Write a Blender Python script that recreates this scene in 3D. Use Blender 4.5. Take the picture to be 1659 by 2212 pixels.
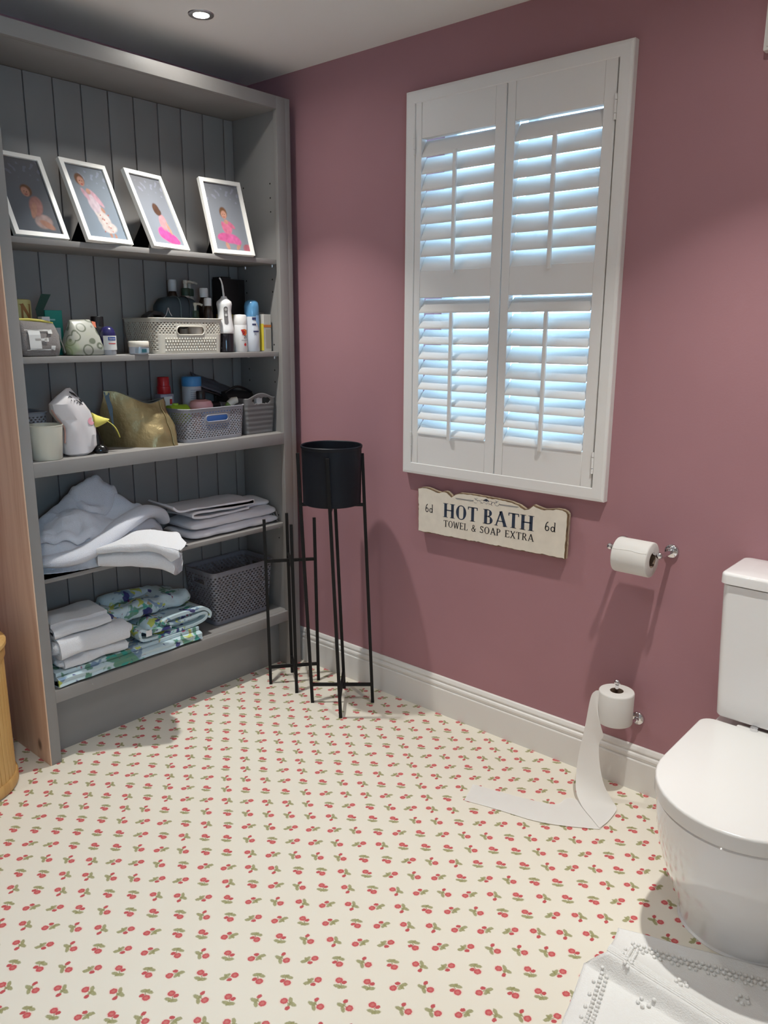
import bpy, bmesh, math, random
from mathutils import Vector, Matrix, noise
random.seed(7)
PI = math.pi
scene = bpy.context.scene
for o in list(bpy.data.objects): bpy.data.objects.remove(o)
COL = scene.collection

# ---------------------------------------------------------------- camera
CAM = (2.8345, -2.3572, 1.5)
yaw, pitch, roll, fpx = 0.7158, 0.22754, 0.00476, 1704.37
fw = Vector((-math.sin(yaw)*math.cos(pitch), math.cos(yaw)*math.cos(pitch), -math.sin(pitch)))
rt = Vector((math.cos(yaw), math.sin(yaw), 0)); up = rt.cross(fw)
r2 = rt*math.cos(roll)+up*math.sin(roll); u2 = -rt*math.sin(roll)+up*math.cos(roll)
cd = bpy.data.cameras.new('camera'); cam = bpy.data.objects.new('camera', cd); COL.objects.link(cam)
cam.matrix_world = Matrix(((r2.x, u2.x, -fw.x, CAM[0]), (r2.y, u2.y, -fw.y, CAM[1]), (r2.z, u2.z, -fw.z, CAM[2]), (0, 0, 0, 1)))
cd.sensor_fit = 'HORIZONTAL'; cd.sensor_width = 36; cd.lens = 36*fpx/1659; cd.clip_start = .02
scene.camera = cam
# ---------------------------------------------------------------- world, lights, exposure
W = bpy.data.worlds.new('daylight'); scene.world = W; W.use_nodes = True
bg = W.node_tree.nodes['Background']
bg.inputs[0].default_value = (.40, .68, 1.0, 1); bg.inputs[1].default_value = 13.5
scene.view_settings.view_transform = 'Standard'; scene.view_settings.look = 'None'
scene.view_settings.exposure = 0.0; scene.view_settings.gamma = 1.0; scene.view_settings.use_curve_mapping = False
H = 2.494
LAMP_COL = (1.0, .99, .945)
LAMPS = [(.505, -.595, 6.6, 1.5, 87), (2.22, -.60, 7.2, 1.7, 87), (1.45, -1.85, 4.0, .4, 118), (2.95, -2.2, 4.0, .4, 116), (.60, -2.7, 2.2, .4, 87), (2.0, -3.1, 1.6, .4, 100)]   # x, y, beam, wide spill, beam angle

# ---------------------------------------------------------------- mesh helpers
def org(p):
    v = Vector((0, 0, 0))
    while p is not None:
        v += p.location; p = p.parent
    return v
def link(o, parent=None):
    COL.objects.link(o)
    if parent is not None: o.parent = parent
    return o
def mesh_obj(name, verts, faces, mat, parent=None, smooth=False, mi=None, world=True, uvs=None):
    if parent is not None and world:
        c = org(parent); verts = [(v[0]-c.x, v[1]-c.y, v[2]-c.z) for v in verts]
    me = bpy.data.meshes.new(name); me.from_pydata([tuple(v) for v in verts], [], faces)
    for m in (mat if isinstance(mat, (list, tuple)) else [mat]): me.materials.append(m)
    if mi: me.polygons.foreach_set('material_index', mi)
    if smooth: me.polygons.foreach_set('use_smooth', [True]*len(me.polygons))
    me.update()
    return link(bpy.data.objects.new(name, me), parent)
def bm_obj(name, bm, mat, parent=None, smooth=False, world=True):
    bmesh.ops.recalc_face_normals(bm, faces=bm.faces)
    if parent is not None and world: bmesh.ops.translate(bm, verts=bm.verts, vec=-org(parent))
    me = bpy.data.meshes.new(name); bm.to_mesh(me); bm.free()
    for m in (mat if isinstance(mat, (list, tuple)) else [mat]): me.materials.append(m)
    if smooth: me.polygons.foreach_set('use_smooth', [True]*len(me.polygons))
    return link(bpy.data.objects.new(name, me), parent)
def sharp(o, ang=35):
    me = o.data; me.polygons.foreach_set('use_smooth', [True]*len(me.polygons))
    me.set_sharp_from_angle(angle=math.radians(ang)); return o
def bm_box(bm, x0, x1, y0, y1, z0, z1, bev=0, seg=2):
    r = bmesh.ops.create_cube(bm, size=1.0); vs = r['verts']
    for v in vs:
        v.co = Vector(((x0+x1)/2+v.co.x*(x1-x0), (y0+y1)/2+v.co.y*(y1-y0), (z0+z1)/2+v.co.z*(z1-z0)))
    if bev > 0:
        es = list({e for v in vs for e in v.link_edges})
        bmesh.ops.bevel(bm, geom=es, offset=bev, segments=seg, affect='EDGES', profile=.6)
def rbox(name, x0, x1, y0, y1, z0, z1, mat, parent=None, bev=.002, seg=2, world=True):
    bm = bmesh.new(); bm_box(bm, min(x0, x1), max(x0, x1), min(y0, y1), max(y0, y1), min(z0, z1), max(z0, z1), bev, seg)
    o = bm_obj(name, bm, mat, parent, world=world)
    if bev > 0: sharp(o, 40)
    return o
def loft_data(rings, cap0=True, cap1=True, closed=True):
    n = len(rings[0]); V = [p for r in rings for p in r]; F = []
    for i in range(len(rings)-1):
        for j in range(n if closed else n-1):
            a = i*n+j; b = i*n+(j+1) % n
            F.append((a, b, b+n, a+n))
    if cap0: F.append(tuple(range(n-1, -1, -1)))
    if cap1: F.append(tuple((len(rings)-1)*n+j for j in range(n)))
    return V, F
def loft(name, rings, mat, parent=None, cap0=True, cap1=True, closed=True, smooth=True, world=True, ang=50):
    V, F = loft_data(rings, cap0, cap1, closed)
    bm = bmesh.new(); vs = [bm.verts.new(v) for v in V]
    for f in F:
        try: bm.faces.new([vs[i] for i in f])
        except ValueError: pass
    o = bm_obj(name, bm, mat, parent, world=world)
    if smooth: sharp(o, ang)
    return o
def circ(cx, cy, z, r, n=28, ry=None):
    ry = r if ry is None else ry
    return [(cx+r*math.cos(2*PI*i/n), cy+ry*math.sin(2*PI*i/n), z) for i in range(n)]
def lathe(name, prof, cx, cy, z0, mat, parent=None, n=28, cap0=True, cap1=True, sy=1.0, world=True, ang=40):
    return loft(name, [circ(cx, cy, z0+z, r, n, r*sy) for r, z in prof], mat, parent, cap0, cap1, world=world, ang=ang)
def rrect(cx, cy, hx, hy, r, z, n=6):
    pts = []
    for (sx, sy, a0) in ((1, 1, 0), (-1, 1, PI/2), (-1, -1, PI), (1, -1, 1.5*PI)):
        for k in range(n+1):
            a = a0+PI/2*k/n
            pts.append((cx+sx*(hx-r)+r*math.cos(a), cy+sy*(hy-r)+r*math.sin(a), z))
    return pts
def frames(path):
    P = [Vector(p) for p in path]; T = []
    for i in range(len(P)):
        t = (P[min(i+1, len(P)-1)]-P[max(i-1, 0)])
        T.append(t.normalized())
    n = Vector((0, 0, 1)) if abs(T[0].z) < .9 else Vector((1, 0, 0))
    out = []
    for i in range(len(P)):
        n = (n-T[i]*n.dot(T[i])).normalized(); b = T[i].cross(n); out.append((P[i], n, b))
    return out
def tube(name, path, rad, mat, parent=None, n=10, world=True, flat=1.0):
    rings = []; fr = frames(path)
    for i, (p, nn, b) in enumerate(fr):
        r = rad[i] if isinstance(rad, (list, tuple)) else rad
        rings.append([tuple(p+nn*r*flat*math.cos(2*PI*k/n)+b*r*math.sin(2*PI*k/n)) for k in range(n)])
    return loft(name, rings, mat, parent, world=world)
def bar(name, p, q, w, mat, parent=None, rot=0.0):
    p = Vector(p); q = Vector(q); t = (q-p).normalized()
    n = Vector((0, 0, 1)) if abs(t.z) < .8 else Vector((math.cos(rot), math.sin(rot), 0))
    n = (n-t*n.dot(t)).normalized(); b = t.cross(n); h = w/2
    R = [[tuple(c+n*h*a+b*h*d) for a, d in ((-1, -1), (1, -1), (1, 1), (-1, 1))] for c in (p, q)]
    return loft(name, R, mat, parent, smooth=False)
def ball(name, c, r, mat, parent=None, n=14, sz=1.0):
    prof = [(max(1e-4, r*math.sin(PI*i/n)), -r*sz*math.cos(PI*i/n)) for i in range(n+1)]
    return lathe(name, prof, c[0], c[1], c[2], mat, parent, 20)
def smooth_path(pts, sub=6):
    P = [Vector(p) for p in pts]; out = []
    for i in range(len(P)-1):
        p0 = P[max(i-1, 0)]; p1 = P[i]; p2 = P[i+1]; p3 = P[min(i+2, len(P)-1)]
        for k in range(sub):
            t = k/sub
            out.append(.5*((2*p1)+(p2-p0)*t+(2*p0-5*p1+4*p2-p3)*t*t+(3*p1-p0-3*p2+p3)*t**3))
    out.append(P[-1]); return out
def nz(x, y, z, s=1.0): return noise.noise(Vector((x*s, y*s, z*s)))
def thing(name, label, cat, loc=(0, 0, 0), rotz=0.0, group=None):
    o = bpy.data.objects.new(name, None); COL.objects.link(o); o.empty_display_size = .05
    o.location = loc; o.rotation_euler = (0, 0, rotz); o['label'] = label; o['category'] = cat
    if group: o['group'] = group
    return o
def tag(o, label, cat, group=None):
    o['label'] = label; o['category'] = cat
    if group: o['group'] = group
    return o
def struct(o): o['kind'] = 'structure'; return o

# ---------------------------------------------------------------- material helpers
def nodes_of(m): return m.node_tree.nodes, m.node_tree.links
def mat(name, col, rough=.6, metal=0.0, spec=.5, bump=None, var=None, coat=0.0, sheen=0.0):
    """principled; bump=(scale,strength,detail) noise relief; var=(scale,amount) tonal variation"""
    m = bpy.data.materials.new(name); m.use_nodes = True; N, L = nodes_of(m); b = N['Principled BSDF']
    b.inputs['Base Color'].default_value = (*col, 1); b.inputs['Roughness'].default_value = rough
    b.inputs['Metallic'].default_value = metal; b.inputs['Specular IOR Level'].default_value = spec
    if coat: b.inputs['Coat Weight'].default_value = coat; b.inputs['Coat Roughness'].default_value = .08
    if sheen: b.inputs['Sheen Weight'].default_value = sheen
    if bump or var:
        tc = N.new('ShaderNodeTexCoord')
    if var:
        t = N.new('ShaderNodeTexNoise'); t.inputs['Scale'].default_value = var[0]; t.inputs['Detail'].default_value = 4
        L.new(tc.outputs['Object'], t.inputs['Vector'])
        r = N.new('ShaderNodeValToRGB'); k = var[1]
        r.color_ramp.elements[0].position = .3; r.color_ramp.elements[1].position = .7
        r.color_ramp.elements[0].color = tuple(c*(1-k) for c in col)+(1,); r.color_ramp.elements[1].color = tuple(min(1, c*(1+k)) for c in col)+(1,)
        L.new(t.outputs['Fac'], r.inputs['Fac']); L.new(r.outputs['Color'], b.inputs['Base Color'])
    if bump:
        t = N.new('ShaderNodeTexNoise'); t.inputs['Scale'].default_value = bump[0]; t.inputs['Detail'].default_value = bump[2] if len(bump) > 2 else 3
        L.new(tc.outputs['Object'], t.inputs['Vector'])
        bp = N.new('ShaderNodeBump'); bp.inputs['Strength'].default_value = bump[1]; bp.inputs['Distance'].default_value = .004
        L.new(t.outputs['Fac'], bp.inputs['Height']); L.new(bp.outputs['Normal'], b.inputs['Normal'])
    return m
def math_node(m, op, a, b=None, c=None):
    N, L = nodes_of(m); n = N.new('ShaderNodeMath'); n.operation = op
    for i, v in enumerate((a, b, c)):
        if v is None: continue
        if isinstance(v, (int, float)): n.inputs[i].default_value = v
        else: L.new(v, n.inputs[i])
    return n.outputs[0]
def vmath(m, op, a, b=None):
    N, L = nodes_of(m); n = N.new('ShaderNodeVectorMath'); n.operation = op
    for i, v in enumerate((a, b)):
        if v is None: continue
        if isinstance(v, (tuple, list)): n.inputs[i].default_value = v
        else: L.new(v, n.inputs[i])
    return n.outputs['Value'] if op in ('LENGTH', 'DOT_PRODUCT') else n.outputs[0]
def mixc(m, fac, a, b):
    N, L = nodes_of(m); n = N.new('ShaderNodeMix'); n.data_type = 'RGBA'
    if isinstance(fac, (int, float)): n.inputs[0].default_value = fac
    else: L.new(fac, n.inputs[0])
    for i, v in ((6, a), (7, b)):
        if isinstance(v, (tuple, list)): n.inputs[i].default_value = (*v[:3], 1)
        else: L.new(v, n.inputs[i])
    return n.outputs[2]
def maprange(m, v, a, b, c, d):
    N, L = nodes_of(m); n = N.new('ShaderNodeMapRange'); n.interpolation_type = 'SMOOTHSTEP'
    L.new(v, n.inputs[0])
    for i, x in enumerate((a, b, c, d)): n.inputs[1+i].default_value = x
    return n.outputs[0]

def rose_floor():
    m = bpy.data.materials.new('rose_print_vinyl'); m.use_nodes = True; N, L = nodes_of(m); B = N['Principled BSDF']
    tc = N.new('ShaderNodeTexCoord'); sp = N.new('ShaderNodeSeparateXYZ'); L.new(tc.outputs['Object'], sp.inputs[0])
    DX, DY, X0, Y0 = .1058, .0405, .893, -1.0
    M = lambda op, a, b=None, c=None: math_node(m, op, a, b, c)
    qx = M('DIVIDE', M('SUBTRACT', sp.outputs[0], X0), DX); qy = M('DIVIDE', M('SUBTRACT', sp.outputs[1], Y0), DY)
    row = M('FLOOR', M('ADD', qy, .5)); odd = M('MULTIPLY', M('FLOORED_MODULO', row, 2.0), .5)
    colm = M('FLOOR', M('ADD', M('SUBTRACT', qx, odd), .5))
    lx = M('MULTIPLY', M('SUBTRACT', M('SUBTRACT', qx, odd), colm), DX); ly = M('MULTIPLY', M('SUBTRACT', qy, row), DY)
    cid = N.new('ShaderNodeCombineXYZ'); L.new(colm, cid.inputs[0]); L.new(row, cid.inputs[1])
    wn = N.new('ShaderNodeTexWhiteNoise'); wn.noise_dimensions = '2D'; L.new(cid.outputs[0], wn.inputs['Vector'])
    sc = N.new('ShaderNodeSeparateColor'); L.new(wn.outputs['Color'], sc.inputs[0])
    # local frame turned to the print's own diagonal, half of the motifs turned round
    u = M('ADD', M('MULTIPLY', lx, .754), M('MULTIPLY', ly, .656)); v = M('SUBTRACT', M('MULTIPLY', ly, .754), M('MULTIPLY', lx, .656))
    sg = M('SUBTRACT', M('MULTIPLY', M('GREATER_THAN', sc.outputs[0], .5), 2.0), 1.0)
    uv = N.new('ShaderNodeCombineXYZ'); L.new(M('MULTIPLY', u, sg), uv.inputs[0]); L.new(M('MULTIPLY', v, sg), uv.inputs[1])
    nt = N.new('ShaderNodeTexNoise'); nt.inputs['Scale'].default_value = 260; nt.inputs['Detail'].default_value = 2; L.new(tc.outputs['Object'], nt.inputs['Vector'])
    wob = vmath(m, 'SCALE', vmath(m, 'SUBTRACT', nt.outputs['Color'], (.5, .5, .5))); wob.node.inputs['Scale'].default_value = .0042
    uvw = vmath(m, 'ADD', uv.outputs[0], wob)
    # three motif kinds: (u, v, angle) of each element
    EL = {  # name: radii, [(A),(B),(C)]
        'rose': ((.0094, .0086, 1), [(.0090, -.0056, .3), (.0112, .0052, .2), (.0056, -.0086, .2)]),
        'bud': ((.0070, .0052, 1), [(-.0008, .0140, .8), (.0004, -.0082, .1), (-.0064, -.0022, .4)]),
        'leaf': ((.0108, .0056, 1), [(-.0118, .0034, 2.6), (-.0146, -.0044, .35), (-.0036, .0112, .1)]),
        'leaf2': ((.0098, .0052, 1), [(-.0060, -.0080, 1.8), (-.0062, .0036, .9), (.0094, .0078, 2.9)]),
        'stem': ((.0064, .0016, 1), [(-.0016, .0010, 2.4), (-.0010, -.0010, .5), (.0004, .0030, 1.9)]),
        'leaf3': ((.0062, .0036, 1), [(-.0040, .0044, 1.2), (-.0104, .0040, 2.3), (.0034, .0126, .5)]),
    }
    mk = {}
    for k, (rad, c3) in EL.items():
        cr = N.new('ShaderNodeValToRGB'); cr.color_ramp.interpolation = 'CONSTANT'
        e = cr.color_ramp.elements; e.new(.66)
        for i, pos in enumerate((0.0, .36, .66)):
            e[i].position = pos; c = c3[i]; e[i].color = (c[0]*20+.5, c[1]*20+.5, c[2]/PI, 1)
        L.new(sc.outputs[1], cr.inputs['Fac'])
        s2 = N.new('ShaderNodeSeparateColor'); L.new(cr.outputs['Color'], s2.inputs[0])
        cc = N.new('ShaderNodeCombineXYZ')
        L.new(M('DIVIDE', M('SUBTRACT', s2.outputs[0], .5), 20.0), cc.inputs[0]); L.new(M('DIVIDE', M('SUBTRACT', s2.outputs[1], .5), 20.0), cc.inputs[1])
        d = vmath(m, 'SUBTRACT', uvw, cc.outputs[0])
        vr = N.new('ShaderNodeVectorRotate'); vr.rotation_type = 'Z_AXIS'; L.new(d, vr.inputs['Vector']); L.new(M('MULTIPLY', s2.outputs[2], -PI), vr.inputs['Angle'])
        mk[k] = vmath(m, 'LENGTH', vmath(m, 'DIVIDE', vr.outputs[0], rad))
    base = (.78, .732, .625)
    n2 = N.new('ShaderNodeTexNoise'); n2.inputs['Scale'].default_value = 3; L.new(tc.outputs['Object'], n2.inputs['Vector'])
    col = mixc(m, M('MULTIPLY', n2.outputs['Fac'], .25), base, (.75, .698, .588))
    col = mixc(m, M('MULTIPLY', maprange(m, mk['rose'], .9, 1.6, 1, 0), .35), col, (.78, .50, .42))
    for k in ('leaf', 'leaf2', 'leaf3'):
        lc = mixc(m, nt.outputs['Fac'], (.17, .16, .055), (.44, .43, .20))
        col = mixc(m, M('MULTIPLY', maprange(m, mk[k], .7, 1.12, 1, 0), .9), col, lc)
    col = mixc(m, M('MULTIPLY', maprange(m, mk['stem'], .7, 1.2, 1, 0), .7), col, (.26, .22, .09))
    rc = mixc(m, maprange(m, mk['rose'], .15, .8, 1, 0), (.58, .085, .095), (.64, .21, .18))
    rc = mixc(m, M('MULTIPLY', nt.outputs['Fac'], .35), rc, (.42, .035, .06))
    col = mixc(m, maprange(m, mk['bud'], .75, 1.1, 1, 0), col, (.52, .085, .09))
    col = mixc(m, maprange(m, mk['rose'], .8, 1.08, 1, 0), col, rc)
    L.new(col, B.inputs['Base Color']); B.inputs['Roughness'].default_value = .42; B.inputs['Specular IOR Level'].default_value = .35
    return m

def wood_mat(name, c0, c1, scale=1.0, axis='Z', rough=.55, knots=True):
    m = bpy.data.materials.new(name); m.use_nodes = True; N, L = nodes_of(m); B = N['Principled BSDF']
    tc = N.new('ShaderNodeTexCoord'); mp = N.new('ShaderNodeMapping'); L.new(tc.outputs['Object'], mp.inputs['Vector'])
    s = [14*scale]*3; s['XYZ'.index(axis)] = 1.1*scale; mp.inputs['Scale'].default_value = s
    t = N.new('ShaderNodeTexNoise'); t.inputs['Scale'].default_value = 1.6; t.inputs['Detail'].default_value = 6; t.inputs['Distortion'].default_value = .6
    L.new(mp.outputs[0], t.inputs['Vector'])
    col = mixc(m, maprange(m, t.outputs['Fac'], .3, .7, 0, 1), c0, c1)
    if knots:
        mp2 = N.new('ShaderNodeMapping'); L.new(tc.outputs['Object'], mp2.inputs['Vector']); mp2.inputs['Scale'].default_value = (5, 5, 3.2)
        vo = N.new('ShaderNodeTexVoronoi'); vo.inputs['Scale'].default_value = 1.0; L.new(mp2.outputs[0], vo.inputs['Vector'])
        col = mixc(m, maprange(m, vo.outputs['Distance'], .045, .11, .85, 0), col, (.10, .045, .025))
    L.new(col, B.inputs['Base Color']); B.inputs['Roughness'].default_value = rough
    return m

def floral_mat():
    m = bpy.data.materials.new('blue_floral_cotton'); m.use_nodes = True; N, L = nodes_of(m); B = N['Principled BSDF']
    tc = N.new('ShaderNodeTexCoord'); col = (.50, .62, .66)
    for sc, lo, hi, c, off in ((13, .60, .64, (.10, .24, .16), 0), (16, .61, .65, (.05, .30, .24), 7), (12, .60, .63, (.18, .27, .40), 3), (15, .625, .65, (.045, .035, .17), 11),
                               (17, .62, .65, (.50, .55, .10), 17), (24, .66, .69, (.40, .28, .16), 23), (26, .68, .71, (.28, .03, .10), 31)):
        mp = N.new('ShaderNodeMapping'); mp.inputs['Location'].default_value = (off, off*1.7, off*.6); L.new(tc.outputs['Object'], mp.inputs['Vector'])
        t = N.new('ShaderNodeTexNoise'); t.inputs['Scale'].default_value = sc; t.inputs['Detail'].default_value = 2.5; t.inputs['Distortion'].default_value = .8
        L.new(mp.outputs[0], t.inputs['Vector'])
        col = mixc(m, maprange(m, t.outputs['Fac'], lo, hi, 0, .92), col, c)
    L.new(col, B.inputs['Base Color']); B.inputs['Roughness'].default_value = .85; B.inputs['Specular IOR Level'].default_value = .15
    return m

def ring_mat():
    m = bpy.data.materials.new('ring_print_oilcloth'); m.use_nodes = True; N, L = nodes_of(m); B = N['Principled BSDF']
    tc = N.new('ShaderNodeTexCoord'); vo = N.new('ShaderNodeTexVoronoi'); vo.inputs['Scale'].default_value = 26; L.new(tc.outputs['Object'], vo.inputs['Vector'])
    s = math_node(m, 'SINE', math_node(m, 'MULTIPLY', vo.outputs['Distance'], 16.0))
    near = maprange(m, vo.outputs['Distance'], .50, .56, 1, 0)
    col = mixc(m, math_node(m, 'MULTIPLY', maprange(m, s, .2, .6, 0, 1), near), (.36, .36, .31), (.13, .145, .105))
    nt = N.new('ShaderNodeTexNoise'); nt.inputs['Scale'].default_value = 9; L.new(tc.outputs['Object'], nt.inputs['Vector'])
    col = mixc(m, maprange(m, nt.outputs['Fac'], .56, .66, 0, .6), col, (.36, .44, .20))
    L.new(col, B.inputs['Base Color']); B.inputs['Roughness'].default_value = .35
    return m
def vcol_mat(name, rough=.35):
    m = bpy.data.materials.new(name); m.use_nodes = True; N, L = nodes_of(m); B = N['Principled BSDF']
    a = N.new('ShaderNodeVertexColor'); a.layer_name = 'ink'; L.new(a.outputs[0], B.inputs['Base Color']); B.inputs['Roughness'].default_value = rough; B.inputs['Specular IOR Level'].default_value = .08
    return m
def emis(name, col, s):
    m = bpy.data.materials.new(name); m.use_nodes = True; N, L = nodes_of(m); B = N['Principled BSDF']
    B.inputs['Base Color'].default_value = (0, 0, 0, 1); B.inputs['Emission Color'].default_value = (*col, 1); B.inputs['Emission Strength'].default_value = s
    return m
def pane_mat():
    m = bpy.data.materials.new('window_glass'); m.use_nodes = True; N, L = nodes_of(m); N.remove(N['Principled BSDF'])
    o = N['Material Output']; t = N.new('ShaderNodeBsdfTransparent'); g = N.new('ShaderNodeBsdfGlossy'); g.inputs['Roughness'].default_value = .02
    t.inputs[0].default_value = (.93, .96, .95, 1)
    f = N.new('ShaderNodeFresnel'); f.inputs[0].default_value = 1.45; mx = N.new('ShaderNodeMixShader')
    L.new(f.outputs[0], mx.inputs[0]); L.new(t.outputs[0], mx.inputs[1]); L.new(g.outputs[0], mx.inputs[2]); L.new(mx.outputs[0], o.inputs[0])
    return m
def tissue_mat():
    m = bpy.data.materials.new('toilet_tissue'); m.use_nodes = True; N, L = nodes_of(m); B = N['Principled BSDF']; o = N['Material Output']
    B.inputs['Base Color'].default_value = (.86, .84, .80, 1); B.inputs['Roughness'].default_value = .9; B.inputs['Specular IOR Level'].default_value = .1
    t = N.new('ShaderNodeBsdfTranslucent'); t.inputs[0].default_value = (.84, .82, .80, 1); mx = N.new('ShaderNodeMixShader'); mx.inputs[0].default_value = .22
    L.new(B.outputs[0], mx.inputs[1]); L.new(t.outputs[0], mx.inputs[2]); L.new(mx.outputs[0], o.inputs[0])
    return m

FLOOR = rose_floor()
MAUVE = mat('mauve_emulsion', (.39, .203, .225), .75, spec=.25, bump=(180, .06), var=(2.5, .03))
PALE_WALL = mat('off_white_emulsion', (.74, .73, .72), .8, spec=.2)
CEIL = mat('ceiling_white', (.80, .78, .75), .9, spec=.1)
WHITE = mat('white_satin_paint', (.78, .76, .73), .38, spec=.45)
SHUT = mat('shutter_white', (.80, .785, .765), .42, spec=.4)
SKIRT = mat('skirting_gloss', (.76, .735, .70), .4)
GREY = mat('grey_furniture_paint', (.268, .255, .244), .5, spec=.35, bump=(90, .05), var=(4, .05))
PINE = wood_mat('bare_pine', (.64, .40, .265), (.78, .55, .39))
BAMBOO = wood_mat('bamboo_slat', (.56, .32, .10), (.70, .43, .16), 1.6, knots=False)
BAMBOO2 = wood_mat('bamboo_band', (.48, .255, .08), (.60, .35, .12), 1.6, knots=False)
BLACK = mat('black_powder_coat', (.010, .0095, .0095), .55, spec=.2)
POT = mat('navy_black_enamel', (.007, .009, .014), .5, spec=.25)
CHROME = mat('chrome', (.72, .72, .74), .09, 1.0)
CHROMEB = mat('brushed_steel', (.58, .58, .60), .3, 1.0)
CERAMIC = mat('white_ceramic', (.82, .81, .80), .1, spec=.5, coat=.5)
SEATM = mat('seat_plastic', (.76, .745, .72), .18, spec=.5)
DARK = mat('dark_gap', (.01, .01, .01), .8)
TISSUE = tissue_mat()
CORE = mat('cardboard_core', (.20, .14, .10), .9)
TOWEL = mat('white_terry', (.78, .78, .80), .95, spec=.05, bump=(420, .9, 4), sheen=.3)
TOWELG = mat('pale_grey_terry', (.70, .71, .77), .95, spec=.05, bump=(420, .9, 4), sheen=.3)
SHEET = mat('white_cotton', (.74, .72, .75), .9, spec=.08, bump=(30, .35, 4))
FLORAL = floral_mat()
RUG = mat('rug_cotton', (.80, .79, .765), .95, spec=.05, bump=(300, .5, 3))
SIGNF = mat('sign_cream_paint', (.76, .70, .60), .65, spec=.2, var=(30, .05))
SIGNB = mat('sign_worn_edge', (.16, .10, .05), .8, var=(60, .4))
SIGNE = mat('sign_side_paint', (.46, .38, .27), .75, var=(50, .25))
NAVY = mat('navy_ink', (.022, .038, .075), .6)
INK = mat('black_ink', (.02, .02, .024), .6)
BLUEGREY = mat('ornament_ink', (.05, .07, .12), .6)
FRAMEW = mat('white_photo_frame', (.78, .765, .72), .4)
EASEL = mat('black_easel_card', (.004, .004, .005), .8, spec=.1)
PRINT = vcol_mat('photo_print', .6)
BULB = emis('lamp_glow', (1, .93, .82), 60)
GLASS = pane_mat()
CREAMPL = mat('cream_plastic', (.56, .53, .46), .4)
GREYPL = mat('grey_plastic', (.28, .28, .31), .42)
GREYPL2 = mat('mid_grey_plastic', (.20, .20, .23), .45)
DGREYPL = mat('dark_grey_plastic', (.15, .145, .145), .5)
WHITEPL = mat('white_plastic', (.74, .73, .72), .3)
BLACKPL = mat('black_plastic', (.008, .008, .010), .35)
def plain(name, c, r=.45, **k): return mat(name, c, r, **k)

# ---------------------------------------------------------------- glyphs: painted serif lettering
def q_bar(x0, y0, x1, y1, w):
    d = Vector((x1-x0, y1-y0)); d.normalize(); n = Vector((-d.y, d.x))*w/2
    return [[(x0+n.x, y0+n.y), (x0-n.x, y0-n.y), (x1-n.x, y1-n.y), (x1+n.x, y1+n.y)]]
def q_arc(cx, cy, rx, ry, a0, a1, wt, wn, n=18):
    out = []; pr = None
    for i in range(n+1):
        a = math.radians(a0+(a1-a0)*i/n); w = wn+(wt-wn)*abs(math.cos(a))**1.3
        c, s = math.cos(a), math.sin(a)
        p = ((cx+(rx+w*.0)*c, cy+ry*s), (cx+(rx-w)*c, cy+(ry-(wn if abs(s) > .7 else w))*s))
        if pr: out.append([pr[0], pr[1], p[1], p[0]])
        pr = p
    return out
def serif(x, y, w, t=.035): return q_bar(x-w/2, y, x+w/2, y, t)
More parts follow.
